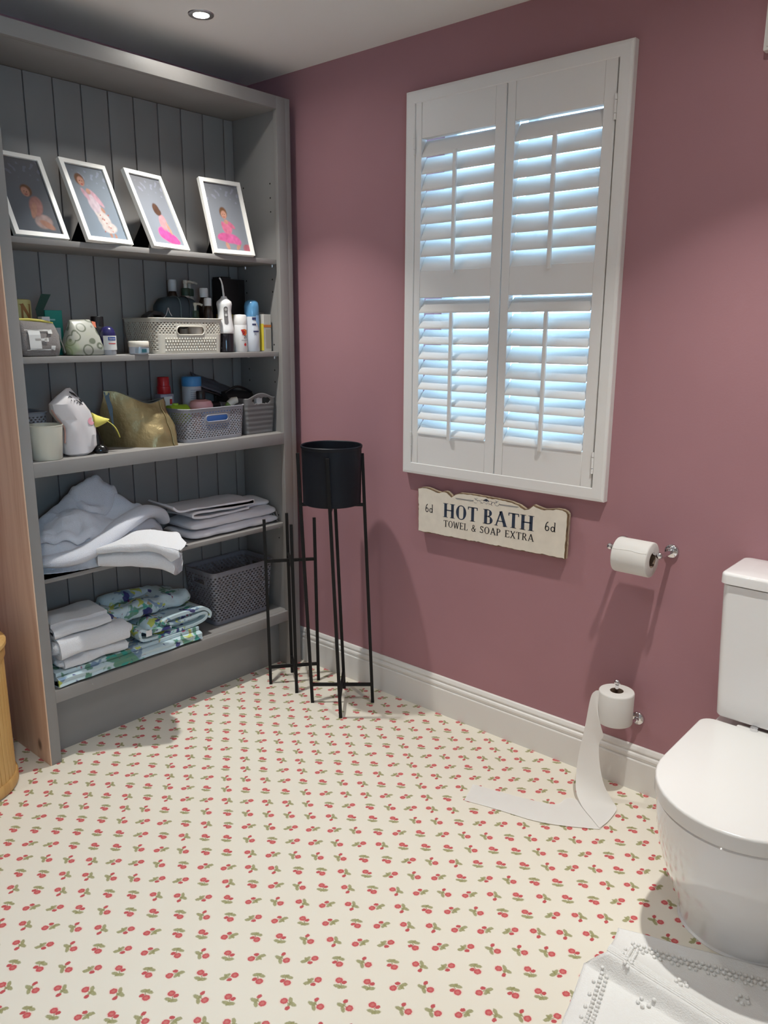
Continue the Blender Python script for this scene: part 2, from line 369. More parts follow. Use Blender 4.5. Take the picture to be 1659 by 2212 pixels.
def glyph(ch, b=.15, t=.045):
    """returns (quads, advance); cap height 1, b stem width, t hairline"""
    s = b+.16; Q = []
    def stem(x, y0=0, y1=1, ser=True, w=b):
        r = q_bar(x, y0, x, y1, w)
        if ser: r += serif(x, y0+.018, w+.16) + serif(x, y1-.018, w+.16)
        return r
    if ch == 'H': Q = stem(.17)+stem(.68)+q_bar(.17, .52, .68, .52, t*1.3); adv = .85
    elif ch == 'O': Q = q_arc(.40, .5, .37, .51, 0, 360, b*1.05, t, 36); adv = .80
    elif ch == 'T': Q = stem(.36, 0, 1, False)+serif(.36, .018, s)+q_bar(.03, .97, .69, .97, .06)+q_bar(.05, .97, .05, .80, t)+q_bar(.67, .97, .67, .80, t); adv = .72
    elif ch == 'B': Q = stem(.16)+q_arc(.32, .76, .25, .24, -90, 90, b, t)+q_arc(.34, .27, .29, .27, -90, 90, b, t)+q_bar(.16, .98, .34, .98, t)+q_bar(.16, .525, .36, .525, t)+q_bar(.16, .02, .36, .02, t); adv = .68
    elif ch == 'A': Q = q_bar(.12, 0, .41, 1, t*1.4)+q_bar(.40, 1, .72, 0, b)+q_bar(.20, .32, .62, .32, t)+serif(.12, .018, .24)+serif(.71, .018, .30); adv = .82
    elif ch == 'W': Q = q_bar(.08, 1, .30, 0, b*.9)+q_bar(.30, 0, .50, .92, t*1.3)+q_bar(.50, .92, .70, 0, b*.9)+q_bar(.70, 0, .92, 1, t*1.3)+serif(.09, .98, .24)+serif(.91, .98, .24); adv = 1.0
    elif ch == 'E': Q = stem(.16)+q_bar(.16, .97, .58, .97, .06)+q_bar(.16, .52, .46, .52, t)+q_bar(.16, .03, .60, .03, .06)+q_bar(.57, 1, .57, .80, t)+q_bar(.59, 0, .61, .22, t)+q_bar(.45, .60, .45, .42, t); adv = .66
    elif ch == 'L': Q = stem(.16)+q_bar(.16, .03, .58, .03, .06)+q_bar(.57, 0, .59, .24, t); adv = .62
    elif ch == 'S': Q = q_arc(.30, .745, .23, .265, 20, 270, b*.8, t*1.4)+q_arc(.30, .255, .25, .265, -160, 90, b*.8, t*1.4)+q_bar(.20, .60, .42, .42, b*.9)+q_bar(.515, .97, .515, .78, t)+q_bar(.07, .20, .07, .02, t); adv = .60
    elif ch == 'P': Q = stem(.16)+q_arc(.32, .73, .28, .27, -90, 90, b, t)+q_bar(.16, .98, .34, .98, t)+q_bar(.16, .48, .34, .48, t); adv = .64
    elif ch == 'R': Q = stem(.16)+q_arc(.32, .74, .27, .26, -90, 90, b, t)+q_bar(.16, .98, .34, .98, t)+q_bar(.16, .50, .34, .50, t)+q_bar(.34, .50, .62, .02, b*.9)+serif(.64, .018, .2); adv = .72
    elif ch == 'X': Q = q_bar(.12, 1, .64, 0, b*.9)+q_bar(.62, 1, .12, 0, t*1.4)+serif(.13, .98, .24)+serif(.62, .98, .22)+serif(.12, .018, .22)+serif(.64, .018, .26); adv = .76
    elif ch == 'N': Q = q_bar(.15, 0, .15, 1, t*1.3)+q_bar(.14, 1, .68, 0, b)+q_bar(.68, 0, .68, 1, t*1.3)+serif(.13, .98, .28)+serif(.15, .018, .24)+serif(.68, .98, .24); adv = .82
    elif ch == '&': Q = q_arc(.34, .78, .17, .21, 0, 360, b*.6, t, 22)+q_arc(.32, .26, .27, .28, 60, 340, b*.8, t*1.2, 26)+q_bar(.20, .66, .66, .02, b*.75)+q_bar(.52, .22, .66, .46, t*1.4)+serif(.66, .45, .18); adv = .76
    elif ch == '6': Q = q_arc(.28, .27, .24, .28, 0, 360, b*.75, t*1.3, 28)+q_arc(.42, .30, .38, .70, 95, 185, b*.8, t*1.4, 14); adv = .56
    elif ch == 'd': Q = q_arc(.27, .27, .24, .28, 0, 360, b*.75, t*1.3, 28)+q_bar(.48, 0, .48, .98, b*.75)+serif(.44, .965, .14)+serif(.52, .018, .12); adv = .60
    else: adv = .34
    return Q, adv
def lettering(name, lines, mp, mat_, parent, world=True):
    """lines: (text, x0, x1, y, h, stem, hair) fitted between x0 and x1; mp maps (x,y) to 3-D"""
    for (txt, x0, x1, y, h, b, t) in lines:
        V, F = [], []
        gl = [glyph(c, b, t) for c in txt]; gap = .06; tot = sum(a for _, a in gl)+gap*(len(txt)-1); sx = (x1-x0)/tot; cur = 0
        for Q, a in gl:
            for q in Q:
                nn = 1 if world else 8
                for c_ in range(nn):
                    f0, f1 = c_/nn, (c_+1)/nn; k = len(V)
                    qq = [[q[a_][i]+(q[b_][i]-q[a_][i])*f for i in (0, 1)] for a_, b_, f in ((0, 3, f0), (1, 2, f0), (1, 2, f1), (0, 3, f1))]
                    V += [mp(x0+(cur+p[0])*sx, y+p[1]*h) for p in qq]; F.append((k, k+1, k+2, k+3))
            cur += a+gap
        o = mesh_obj(name, V, F, mat_, parent, world=world)
    return o
def sans(name, body, size, mp, mat_, parent, world=True):
    c = bpy.data.curves.new('txt', 'FONT'); c.body = body; c.size = size; c.align_x = 'CENTER'; c.resolution_u = 3
    o = bpy.data.objects.new('txt', c); COL.objects.link(o); bpy.context.view_layer.update()
    me = o.to_mesh(); V = [mp(v.co.x, v.co.y) for v in me.vertices]; F = [tuple(p.vertices) for p in me.polygons]; o.to_mesh_clear()
    bpy.data.objects.remove(o); bpy.data.curves.remove(c)
    return mesh_obj(name, V, F, mat_, parent, world=world)
def print_sheet(name, nx, ny, mp, fn, mat_, parent, world=True):
    V = [mp(i/nx, j/ny) for j in range(ny+1) for i in range(nx+1)]
    F = [(j*(nx+1)+i, j*(nx+1)+i+1, (j+1)*(nx+1)+i+1, (j+1)*(nx+1)+i) for j in range(ny) for i in range(nx)]
    o = mesh_obj(name, V, F, mat_, parent, world=world); me = o.data
    a = me.color_attributes.new('ink', 'FLOAT_COLOR', 'POINT'); data = []
    for j in range(ny+1):
        for i in range(nx+1): data += [*fn(i/nx, j/ny), 1.0]
    a.data.foreach_set('color', data); return o

# ================================================================ THE ROOM
XR, YF = 3.75, -3.55
struct(rbox('floor', -.1, XR+.1, YF-.1, .25, -.1, 0, FLOOR, bev=0))
struct(rbox('ceiling', -.1, XR+.1, YF-.1, .25, H, H+.1, CEIL, bev=0))
struct(rbox('wall_left', -.1, .012, YF, 0, 0, H, MAUVE, bev=0))
RY0, RY1, RZ0, RZ1 = -2.86, -1.96, 1.08, 2.00             # unseen extra window, added for cool daylight fill on the bookcase
bm = bmesh.new()
for a in ((YF, RY0, 0, H), (RY1, 0, 0, H), (RY0, RY1, 0, RZ0), (RY0, RY1, RZ1, H)): bm_box(bm, XR, XR+.2, a[0], a[1], a[2], a[3])
struct(bm_obj('wall_right', bm, PALE_WALL))
struct(rbox('wall_front', -.1, XR+.1, YF-.1, YF, 0, H, PALE_WALL, bev=0))
WX0, WX1, WZ0, WZ1 = .948, 1.692, .998, 2.268           # the window opening
bm = bmesh.new()
for a in ((-.1, WX0, 0, H), (WX1, XR+.1, 0, H), (WX0, WX1, 0, WZ0), (WX0, WX1, WZ1, H)):
    bm_box(bm, a[0], a[1], 0, .25, a[2], a[3])
struct(bm_obj('wall_back', bm, MAUVE))
# skirting board along the window wall and the wall behind the bookcase
PROF = [(0, .1545), (.0045, .1545), (.0075, .152), (.0125, .1425), (.0130, .1385), (.0105, .1360), (.0100, .1325), (.0125, .1305), (.0165, .1275), (.0185, .1215), (.0175, .1150), (.0150, .1105), (.0150, .1085), (.0205, .1075), (.0215, .1050), (.0215, 0), (0, 0)]
def skirting(name, p, q, inward):
    rings = [[(c[0]+inward[0]*y, c[1]+inward[1]*y, z) for y, z in PROF] for c in (p, q)]
    return struct(loft(name, rings, SKIRT, smooth=False))
skirting('baseboard_back', (.012, 0), (XR, 0), (0, -1))
skirting('baseboard_left', (.012, YF), (.012, -1.30), (1, 0))
skirting('baseboard_front', (.012, YF), (XR, YF), (0, 1))
skirting('baseboard_right', (XR, YF), (XR, 0), (-1, 0))
# window in the opening: reveal lining, frame, glass
win = thing('window_1', 'white window behind the shutters', 'window', (1.32, .15, WZ0)); del win['label'], win['category']; struct(win)
for a in ((WX0, WX0+.055, WZ0, WZ1), (WX1-.055, WX1, WZ0, WZ1), (WX0, WX1, WZ0, WZ0+.055), (WX0, WX1, WZ1-.055, WZ1), (1.30, 1.34, WZ0, WZ1)):
    rbox('window_frame', a[0], a[1], .14, .19, a[2], a[3], WHITE, win, .004)
for a in ((WX0+.05, 1.305), (1.335, WX1-.05)):
    rbox('window_pane', a[0], a[1], .162, .168, WZ0+.05, WZ1-.05, GLASS, win, 0)
win = thing('fill_window', 'x', 'x', (XR+.1, (RY0+RY1)/2, RZ0)); del win['label'], win['category']; struct(win)
for a in ((RY0, RY0+.05, RZ0, RZ1), (RY1-.05, RY1, RZ0, RZ1), (RY0, RY1, RZ0, RZ0+.05), (RY0, RY1, RZ1-.05, RZ1), ((RY0+RY1)/2-.02, (RY0+RY1)/2+.02, RZ0, RZ1)):
    rbox('window_frame', XR+.09, XR+.14, a[0], a[1], a[2], a[3], WHITE, win, .004)
for a in ((RY0+.045, (RY0+RY1)/2-.015), ((RY0+RY1)/2+.015, RY1-.045)): rbox('window_pane', XR+.11, XR+.116, a[0], a[1], RZ0+.045, RZ1-.045, GLASS, win, 0)
# shutter surround (four mitred boards with a raised outer bead)
tr = thing('trim_1', 'x', 'x', (1.32, 0, WZ0)); del tr['label'], tr['category']; struct(tr)
FX0, FX1, FZ0, FZ1, FW = .9025, 1.741, .9605, 2.3085, .0425
def mitred(x0, z0, x1, z1, nx, nz_, name):
    # profile across the board: outer edge -> inner edge, (inset, depth)
    pr = [(0, 0), (0, -.024), (.002, -.0275), (.010, -.029), (FW-.002, -.029), (FW, -.027), (FW, .004)]
    R = []
    for (x, z, sx, sz) in ((x0, z0, *nx[0]), (x1, z1, *nx[1])):
        R.append([(x+sx*i, d, z+sz*i) for i, d in pr])
    return loft(name, R, SHUT, tr, smooth=False)
mitred(FX0, FZ0, FX0, FZ1, ((1, 1), (1, -1)), 0, 'frame_board'); mitred(FX1, FZ0, FX1, FZ1, ((-1, 1), (-1, -1)), 0, 'frame_board')
mitred(FX0, FZ0, FX1, FZ0, ((1, 1), (-1, 1)), 0, 'frame_board'); mitred(FX0, FZ1, FX1, FZ1, ((1, -1), (-1, -1)), 0, 'frame_board')

# ================================================================ PLANTATION SHUTTER PANELS
def shutter(label, px0, px1, ox0, ox1, hinge_x, tilts):
    root = thing('shutter_panel', label, 'shutter', ((px0+px1)/2, -.012, WZ0), group='plantation shutter panels')
    z0, z1 = .9995, 2.2675; y0, y1 = -.0265, .004
    OPEN = ((1.7055, 2.150, 8), (1.1165, 1.6125, 9))
    rbox('stile', px0, ox0, y0, y1, z0, z1, SHUT, root, .0012, 1); rbox('stile', ox1, px1, y0, y1, z0, z1, SHUT, root, .0012, 1)
    for a, b in ((z0, 1.1165), (1.6125, 1.7055), (2.150, z1)):
        rbox('rail', ox0+.0003, ox1-.0003, y0+.0006, y1, a, b, SHUT, root, .0012, 1)
    for k, (a, b, n) in enumerate(OPEN):
        p = (b-a)/n; w = .068; al = math.radians(tilts[k]); pts = []
        for i in range(18):                     # elliptic slat section
            t = 2*PI*i/18; e = (w/2*math.cos(t), .0052*math.sin(t)); pts.append((e[0]*math.cos(al)-e[1]*math.sin(al), e[0]*math.sin(al)+e[1]*math.cos(al)))
        base = None
        for i in range(n):
            zc = a+p*(i+.5)-(.0050 if k == 0 else .0015); c = org(root)
            if base is None:
                base = loft('slat', [[(x, -.008+q[0], zc+q[1]) for q in pts] for x in (ox0+.0015, ox1-.0015)], SHUT, root); zb = zc
            else:
                s = base.copy(); link(s, root); s.location = (0, 0, zc-zb)
        xm = (ox0+ox1)/2
        tz0 = a-.014; tz1 = b-p*.98
        bm = bmesh.new(); bm_box(bm, xm-.0072, xm+.0072, -.0405, -.030, tz0, tz1, .0038, 2); sharp(bm_obj('tilt_rod', bm, SHUT, root), 50)
    for hz in (2.135, 1.085):
        bm = bmesh.new()
        for j, (za, zb_) in enumerate(((0, .016), (.0175, .052), (.0535, .0695))):
            r = bmesh.ops.create_cone(bm, cap_ends=True, segments=10, radius1=.0042, radius2=.0042, depth=zb_-za); bmesh.ops.translate(bm, verts=r['verts'], vec=(hinge_x, -.0300, hz-.035+(za+zb_)/2))
        sharp(bm_obj('hinge', bm, SHUT, root), 40)
    return root
shutter('white louvred shutter panel on the left, nearer the bookcase', .9462, 1.3185, .9735, 1.2785, .9445, (62, 49))
shutter('white louvred shutter panel on the right, nearer the toilet', 1.3222, 1.6938, 1.3535, 1.6560, 1.6955, (62, 50))

# ================================================================ DOWNLIGHTS
def downlight(x, y, watt, spill, beam, label):
    t = thing('downlight', label, 'downlight', (x, y, H), group='ceiling downlights')
    lathe('bezel', [(.026, -.0005), (.0262, -.004), (.034, -.0055), (.0405, -.004), (.0425, -.0002)], x, y, H, CHROMEB, t, 32, False, False)
    lathe('bulb', [(.0262, -.0004), (.0262, -.0012), (.001, -.0012)], x, y, H, BULB, t, 24, False, False)
    for e, sp_, dz in ((watt, beam, -.0065), (spill, 165, -.0068)):          # reflector beam and its wide spill
        ld = bpy.data.lights.new('lamp_light', 'AREA'); ld.shape = 'DISK'; ld.size = .05; ld.energy = e; ld.color = LAMP_COL; ld.spread = math.radians(sp_)
        lo = bpy.data.objects.new('lamp_light', ld); link(lo, t); lo.location = (0, 0, dz)
for i, (x, y, w, sp_, bm_) in enumerate(LAMPS):
    downlight(x, y, w, sp_, bm_, ['round recessed ceiling downlight above the bookcase front', 'round recessed ceiling downlight above the toilet', 'round recessed ceiling downlight over the middle of the floor',
                        'round recessed ceiling downlight just above the camera', 'round recessed ceiling downlight over the floor left of the camera', 'round recessed ceiling downlight behind the camera'][i])

# ================================================================ BOOKCASE
XB, XS = .036, .318                      # back boards' face, face-frame front
YL, YLI, YRI, YRO = -1.2373, -1.1978, -.1138, -.0433
XF = XS-.022
S1, S2, S3, S4, S5 = 1.7748, 1.4076, 1.0692, .6706, .2694
ZT = 2.3813
bk = thing('bookcase', 'tall grey painted open bookcase with panelled back beside the window wall', 'bookcase', (.17, -.64, 0))
rbox('side_panel', .016, XF, YL+.004, YL+.022, 0, ZT-.01, GREY, bk, .0015)
pn = rbox('pine_cladding', .016, XS-.0005, YL-.0005, YL+.004, 0, ZT, PINE, bk, .001); pn['label'] = 'bare pine outer side'
rbox('side_panel', .016, XF, YRI+.011, YRI+.029, 0, ZT-.01, GREY, bk, .0015)
rbox('top_panel', .016, XF, YL+.022, YRI+.011, 2.334, 2.352, GREY, bk, .0015)
g0 = -.98; ys = [YL+.022]+[g0+.1035*k for k in range(-2, 9)]+[YRI+.011]
ys = sorted(y for y in ys if YL+.02 < y < YRI+.02)
rbox('backing_sheet', .014, .027, YL+.02, YRI+.012, .02, 2.34, GREY, bk, 0)
for a, b in zip(ys[:-1], ys[1:]):
    if b-a > .008: rbox('back_board', .026, XB, a+.0022, b-.0022, .02, 2.333, GREY, bk, .003, 2)
rbox('stile', XF, XS, YL+.0035, YLI, 0, ZT, GREY, bk, .0015); rbox('stile', XF, XS, YRI, YRI+.045, 0, ZT, GREY, bk, .0015)
rbox('filler_strip', XF, XS-.0008, YRI+.0455, YRO, 0, ZT, GREY, bk, .0012)
rbox('top_rail', XF, XS-.0004, YLI, YRI, 2.3342, ZT, GREY, bk, .0015)
rbox('cornice_board', .016, XF, YL+.004, YRO-.004, 2.352, ZT-.006, GREY, bk, .0012)
for zt, zb in ((S1, 1.7562), (S2, 1.3873), (S4, .653)):
    rbox('shelf', XB, XF-.001, YL+.0225, YRI+.0105, zb, zt, GREY, bk, .0015)
for zt, zb in ((S3, 1.0219), (S5, .2244)):
    rbox('shelf', XB, XF-.0003, YL+.0225, YRI+.0105, zt-.02, zt, GREY, bk, .0015)
    rbox('shelf_rail', XF, XS-.0004, YLI, YRI, zb, zt, GREY, bk, .0015)
rbox('kick_board', .222, .240, YL+.0225, YRI+.0105, 0, .236, GREY, bk, .0015)
for zt in (1.7562, 1.3873, .653):
    for xx in (.262, .09):
        for yy in (YRI+.007, YL+.026):
            lathe('shelf_pin', [(.005, -.011), (.006, -.006), (.006, 0)], xx, yy, zt, CHROMEB, bk, 10)
bm = bmesh.new()
for zz in (2.069, 2.015, 1.962, 1.698, 1.649, 1.435, 1.329, 1.28, .699, .595):
    for xx in (.257, .09):
        r = bmesh.ops.create_cone(bm, cap_ends=True, segments=10, radius1=.0034, radius2=.0034, depth=.0006, matrix=Matrix.Translation((xx, YRI+.0108, zz)) @ Matrix.Rotation(PI/2, 4, 'X'))
bm_obj('pin_hole_row', bm, DARK, bk)['kind'] = 'stuff'
lathe('nail_head', [(.0025, 0), (.001, .001)], XS, -1.06, .25, WHITEPL, bk, 8)

# ================================================================ PLANT STANDS
def stand(label, feet, top_z, shear, lowz, highz, w, name):
    cx = sum(f[0] for f in feet)/4; cy = sum(f[1] for f in feet)/4
    t = thing(name, label, 'plant stand', (cx, cy, 0), group='black metal plant stands')
    P = lambda f, z: (f[0]+shear[0]*z/top_z, f[1]+shear[1]*z/top_z, z)
    for f in feet: bar('leg', P(f, 0), P(f, top_z), w, BLACK, t, math.atan2(f[1]-cy, f[0]-cx))
    for z in (lowz, highz):
        for a, b in ((0, 2), (1, 3)): bar('cross_bar', P(feet[a], z+(0 if a == 0 else .0006)), P(feet[b], z+(0 if a == 0 else .0006)), w*.92, BLACK, t)
    return t
TF = [(.651, -.290), (.829, -.307), (.836, -.125), (.658, -.108)]
stand('tall slender black metal plant stand holding a pot', TF, 1.037, (-.030, -.028), .080, .836, .0125, 'plant_stand')
SF = [(.390, -.289), (.536, -.272), (.517, -.125), (.371, -.147)]
stand('shorter black metal plant stand standing empty by the bookcase', SF, .733, (-.004, -.007), .078, .554, .0125, 'plant_stand')
pc = (.7435-.025, -.2075-.024); pz = .8425
pot = thing('plant_pot', 'empty matt black cylindrical pot in the tall stand', 'pot', (pc[0], pc[1], pz))
lathe('body', [(.001, 0), (.108, 0), (.112, .003), (.115, .215), (.1135, .2155), (.1105, .006), (.001, .006)], pc[0], pc[1], pz, POT, pot, 48, False, False)
lathe('rim', [(.1135, .214), (.1135, .226), (.1160, .2285), (.1185, .226), (.1185, .2205), (.1158, .214)], pc[0], pc[1], pz, POT, pot, 48, False, False)

# ================================================================ BAMBOO HAMPER
hx, hy, hr = .238, -1.503, .166
hp = thing('laundry_hamper', 'round bamboo slat laundry hamper at the left edge', 'hamper', (hx, hy, 0))
nsl = 52; base = None
for k in range(nsl):
    a = 2*PI*k/nsl
    if base is None:
        base = rbox('slat', hr-.007, hr, -.0093, .0093, .012, .475, BAMBOO, hp, .0018, 2, world=False)
        s = base
    else:
        s = base.copy(); link(s, hp)
    s.rotation_euler = (0, 0, a)
lathe('base_ring', [(.10, .004), (hr+.004, .004), (hr+.007, .010), (hr+.007, .038), (hr+.002, .044), (hr-.004, .044)], hx, hy, 0, BAMBOO2, hp, 56, True, False)
lathe('top_band', [(hr-.004, .452), (hr+.003, .452), (hr+.006, .458), (hr+.006, .486), (hr+.002, .490), (hr-.004, .490)], hx, hy, 0, BAMBOO2, hp, 56, False, False)
lathe('lid', [(hr+.008, .492), (hr+.012, .496), (hr+.012, .508), (hr+.006, .514), (.02, .518), (.001, .518)], hx, hy, 0, BAMBOO, hp, 56, True, False)
lathe('lining', [(hr-.010, .012), (hr-.010, .470)], hx, hy, 0, plain('hamper_cloth', (.40, .33, .25), .9), hp, 40, True, False)

# ================================================================ HOT BATH SIGN
OUT = [(.983, .907), (1.003, .912), (1.024, .914), (1.045, .911), (1.060, .907), (1.085, .904), (1.098, .908), (1.110, .9115), (1.121, .910), (1.133, .902), (1.142, .894), (1.154, .904), (1.177, .9135), (1.229, .917), (1.275, .9172), (1.321, .9165), (1.365, .9155), (1.395, .914), (1.431, .906), (1.455, .8955), (1.462, .8975), (1.477, .905), (1.489, .9155), (1.500, .912), (1.531, .907), (1.553, .9105), (1.575, .9155), (1.600, .9155), (1.614, .911), (1.6205, .903)]
BOT = [(1.6185, .7475), (1.58, .7468), (1.54, .7480), (1.50, .7455), (1.46, .7450), (1.42, .7440), (1.38, .7450), (1.34, .7425), (1.30, .7425), (1.26, .7430), (1.22, .7405), (1.18, .7415), (1.14, .7400), (1.10, .7395), (1.06, .7400), (1.02, .7375), (.9865, .7390)]
def dens(pts, jit):
    out = []
    for a, b in zip(pts, pts[1:]+pts[:1]):
        n = max(1, int(math.hypot(a[0]-b[0], a[1]-b[1])/.008))
        for i in range(n):
            t = i/n; x = a[0]+(b[0]-a[0])*t; z = a[1]+(b[1]-a[1])*t
            out.append((x+jit*nz(x*90, z*90, 1), z+jit*nz(x*90, z*90, 5)))
    return out
ol = dens(OUT+BOT, .0014)
sg = thing('wall_sign', 'cream wooden HOT BATH sign with worn brown edges below the shutters', 'sign', (1.302, 0, .74))
cxs, czs = 1.302, .826; n = len(ol)
def inset(p, i, base):
    d = base+.0040*max(0, nz(p[0]*60, p[1]*60, 9))+.0030*max(0, nz(p[0]*150, p[1]*150, 2))
    q = ol[(i-1) % n]; r = ol[(i+1) % n]; tx, tz = r[0]-q[0], r[1]-q[1]; l = math.hypot(tx, tz) or 1
    return (p[0]+tz/l*d, p[1]-tx/l*d)
inn = [inset(p, i, .0020) for i, p in enumerate(ol)]; mid = [inset(p, i, .0003) for i, p in enumerate(ol)]
YB_, YFc = -.010, -.030
V = [(x, YB_, z) for x, z in ol]+[(x, -.0215, z) for x, z in ol]+[(x, -.0285, z) for x, z in ol]+[(x, YFc, z) for x, z in inn]
F, mi = [], []
for i in range(n):
    j = (i+1) % n
    F += [(i, j, n+j, n+i), (n+i, n+j, 2*n+j, 2*n+i), (2*n+i, 2*n+j, 3*n+j, 3*n+i)]; mi += [1, 2, 2]
F += [tuple(range(n)), tuple(3*n+i for i in range(n-1, -1, -1))]; mi += [1, 0]
mesh_obj('board', V, F, [SIGNF, SIGNE, SIGNB], sg, mi=mi)
tl = math.tan(math.radians(1.55))
mp = lambda x, y: (x, YFc-.0004, y+(x-1.302)*tl)
lettering('lettering', [('HOT', 1.106, 1.262, .8185, .0535, .20, .060), ('BATH', 1.286, 1.494, .8185, .0535, .20, .060)], mp, NAVY, sg)
lettering('lettering', [('TOWEL', 1.109, 1.219, .7815, .0255, .155, .075), ('&', 1.235, 1.257, .7815, .0255, .155, .075), ('SOAP', 1.272, 1.362, .7815, .0255, .155, .075), ('EXTRA', 1.379, 1.497, .7815, .0255, .155, .075),
                        ('6d', 1.020, 1.058, .8270, .0330, .15, .075), ('6d', 1.536, 1.579, .8275, .0335, .15, .075)], mp, INK, sg)
Q = []
for s in (-1, 1):
    X = lambda v: 1.296+s*v
    for dz, a, b, w in ((.8965, .055, .135, .0016), (.8935, .058, .130, .0009)): Q += q_bar(X(a), dz, X(b), dz, w)
    for cx, cz, r, a0, a1 in ((.046, .897, .010, 200, 380), (.030, .894, .009, 20, 250), (.018, .898, .008, -120, 160), (.008, .892, .006, -40, 220), (.040, .903, .006, -60, 120)):
        Q += q_arc(X(cx), cz, s*r, r*.8, a0, a1, .0014, .0010, 12)
    for cx, cz, r in ((.004, .905, .0035), (.0085, .903, .003)): Q += q_arc(X(cx), cz, s*r, r, 0, 360, r*.9, r*.9, 10)
    Q += q_bar(X(.034), .898, X(.052), .907, .0012)
Q += q_arc(1.296, .9045, .004, .0055, 0, 360, .0038, .005, 12)
V, F = [], []
for q in Q:
    k = len(V); V += [mp(p[0], p[1]) for p in q]; F.append((k, k+1, k+2, k+3))
mesh_obj('scroll_ornament', V, F, BLUEGREY, sg)

# ================================================================ TOILET ROLL HOLDERS AND ROLLS
h1 = thing('toilet_roll_holder', 'chrome two-post toilet roll holder on the wall, upper one', 'holder', (1.885, 0, .842))
zb = .843; yb = -.098
for x in (1.808, 1.9655):
    V, F = [], []
    rings = []
    for r, y in ((.0225, 0), (.0225, -.006), (.019, -.010), (.0085, -.013), (.0075, -.03), (.0070, yb+.006)):
        rings.append([(x+r*math.cos(2*PI*k/24), y, zb-.006+r*math.sin(2*PI*k/24)) for k in range(24)])
    loft('post', rings, CHROME, h1)
    ball('ball_end', (x, yb, zb), .0112, CHROME, h1)
tube('spindle', [(1.812, yb, zb), (1.962, yb, zb)], .0052, CHROME, h1, 14)
def roll(name, label, axis, c, r, L, rc):
    """roll with softly rounded ends, axis 'X' or 'Z'"""
    t = thing(name, label, 'toilet roll', c if axis == 'Z' else (c[0], c[1], c[2]-r), group='white toilet rolls')
    pr = [(rc, -L/2), (r-.004, -L/2), (r-.001, -L/2+.0015), (r, -L/2+.005), (r, L/2-.005), (r-.001, L/2-.0015), (r-.004, L/2), (rc, L/2)]
    pc_ = [(rc, -L/2), (rc-.0012, -L/2), (rc-.0012, L/2), (rc, L/2)]
    for nm, prof, m in (('paper', pr, TISSUE), ('core', pc_, CORE)):
        rings = []
        for rr, h in prof:
            if axis == 'X': rings.append([(c[0]+h, c[1]+rr*math.cos(2*PI*k/48), c[2]+rr*math.sin(2*PI*k/48)) for k in range(48)])
            else: rings.append([(c[0]+rr*math.cos(2*PI*k/48), c[1]+rr*math.sin(2*PI*k/48), c[2]+h+L/2) for k in range(48)])
        if nm == 'core': rings.append(rings[0])
        o = loft(nm, rings, m, t, False, False)
    return t
r1 = roll('toilet_roll', 'full white toilet roll hanging on the upper chrome holder', 'X', (1.889, -.0985, .8245), .0540, .112, .0240)
seam = []
for k in range(13):
    x = 1.8345+.109*k/12; a = math.radians(148+1.5*math.sin(k*.8)); seam.append((x, -.0985+.0543*math.cos(a), .8245+.0543*math.sin(a)))
tube('loose_edge', seam, .0007, TISSUE, r1, 6)
rx, ry, rz0 = 1.862, -.092, .262
h2 = thing('toilet_roll_holder', 'chrome upright spare roll holder low on the wall above the skirting', 'holder', (1.90, 0, .24))
rings = [[(1.903+r*math.cos(2*PI*k/24), y, .252+r*math.sin(2*PI*k/24)) for k in range(24)] for r, y in ((.0225, 0), (.0225, -.006), (.019, -.010), (.0085, -.013), (.0075, -.022))]
loft('wall_plate', rings, CHROME, h2)
tube('arm', smooth_path([(1.903, -.015, .252), (1.895, -.050, .251), (1.872, -.085, .2515), (1.864, -.0915, .262), (rx, ry, .30), (rx, ry, .392)], 6), .0056, CHROME, h2, 12)
ball('ball_end', (rx, ry, .3985), .0105, CHROME, h2)
r2_ = roll('toilet_roll', 'white toilet roll on the low upright holder with paper trailing to the floor', 'Z', (rx, ry+.0, rz0), .0560, .1075, .0215)
A = [(1.8180, -.1270, .3685), (1.8050, -.1300, .362), (1.7930, -.1330, .335), (1.7840, -.1400, .235), (1.7740, -.1500, .140), (1.7760, -.1650, .070), (1.7950, -.1950, .026), (1.8350, -.2300, .0085), (1.8850, -.2650, .0055), (1.9280, -.2950, .0050)]
Bq = [(1.8220, -.1320, .2640), (1.8400, -.1420, .243), (1.8520, -.1450, .226), (1.8360, -.1380, .186), (1.8500, -.1480, .115), (1.8740, -.1580, .062), (1.9050, -.1630, .027), (1.9220, -.1660, .012), (1.9300, -.1900, .0070), (1.9330, -.2500, .0055)]
Af = [(1.9240, -.1660, .0022), (1.8600, -.1980, .0024), (1.7790, -.2080, .0035), (1.7620, -.2740, .0045), (1.6640, -.3080, .0022), (1.5800, -.3300, .0020), (1.4940, -.3510, .0020)]
Bf = [(1.9300, -.2960, .0022), (1.8680, -.3370, .0026), (1.8050, -.3740, .0035), (1.7420, -.3970, .0030), (1.6900, -.4080, .0022), (1.6000, -.4270, .0020), (1.5270, -.4480, .0020)]
V, F = [], []
for A_, B_ in ((A, Bq), (Af, Bf)):
    a = smooth_path(A_, 5); b = smooth_path(B_, 5); o0 = len(V); nw = 8
    for p, q in zip(a, b):
        for k in range(nw+1):
            t = k/nw; v = p.lerp(q, t); v += Vector((0, 0, .0016*abs(nz(v.x, v.y, v.z, 22)))); V.append(tuple(v))
    for i in range(len(a)-1):
        for k in range(nw): F.append((o0+i*(nw+1)+k, o0+i*(nw+1)+k+1, o0+(i+1)*(nw+1)+k+1, o0+(i+1)*(nw+1)+k))
mesh_obj('paper_tail', V, F, TISSUE, r2_, smooth=True)

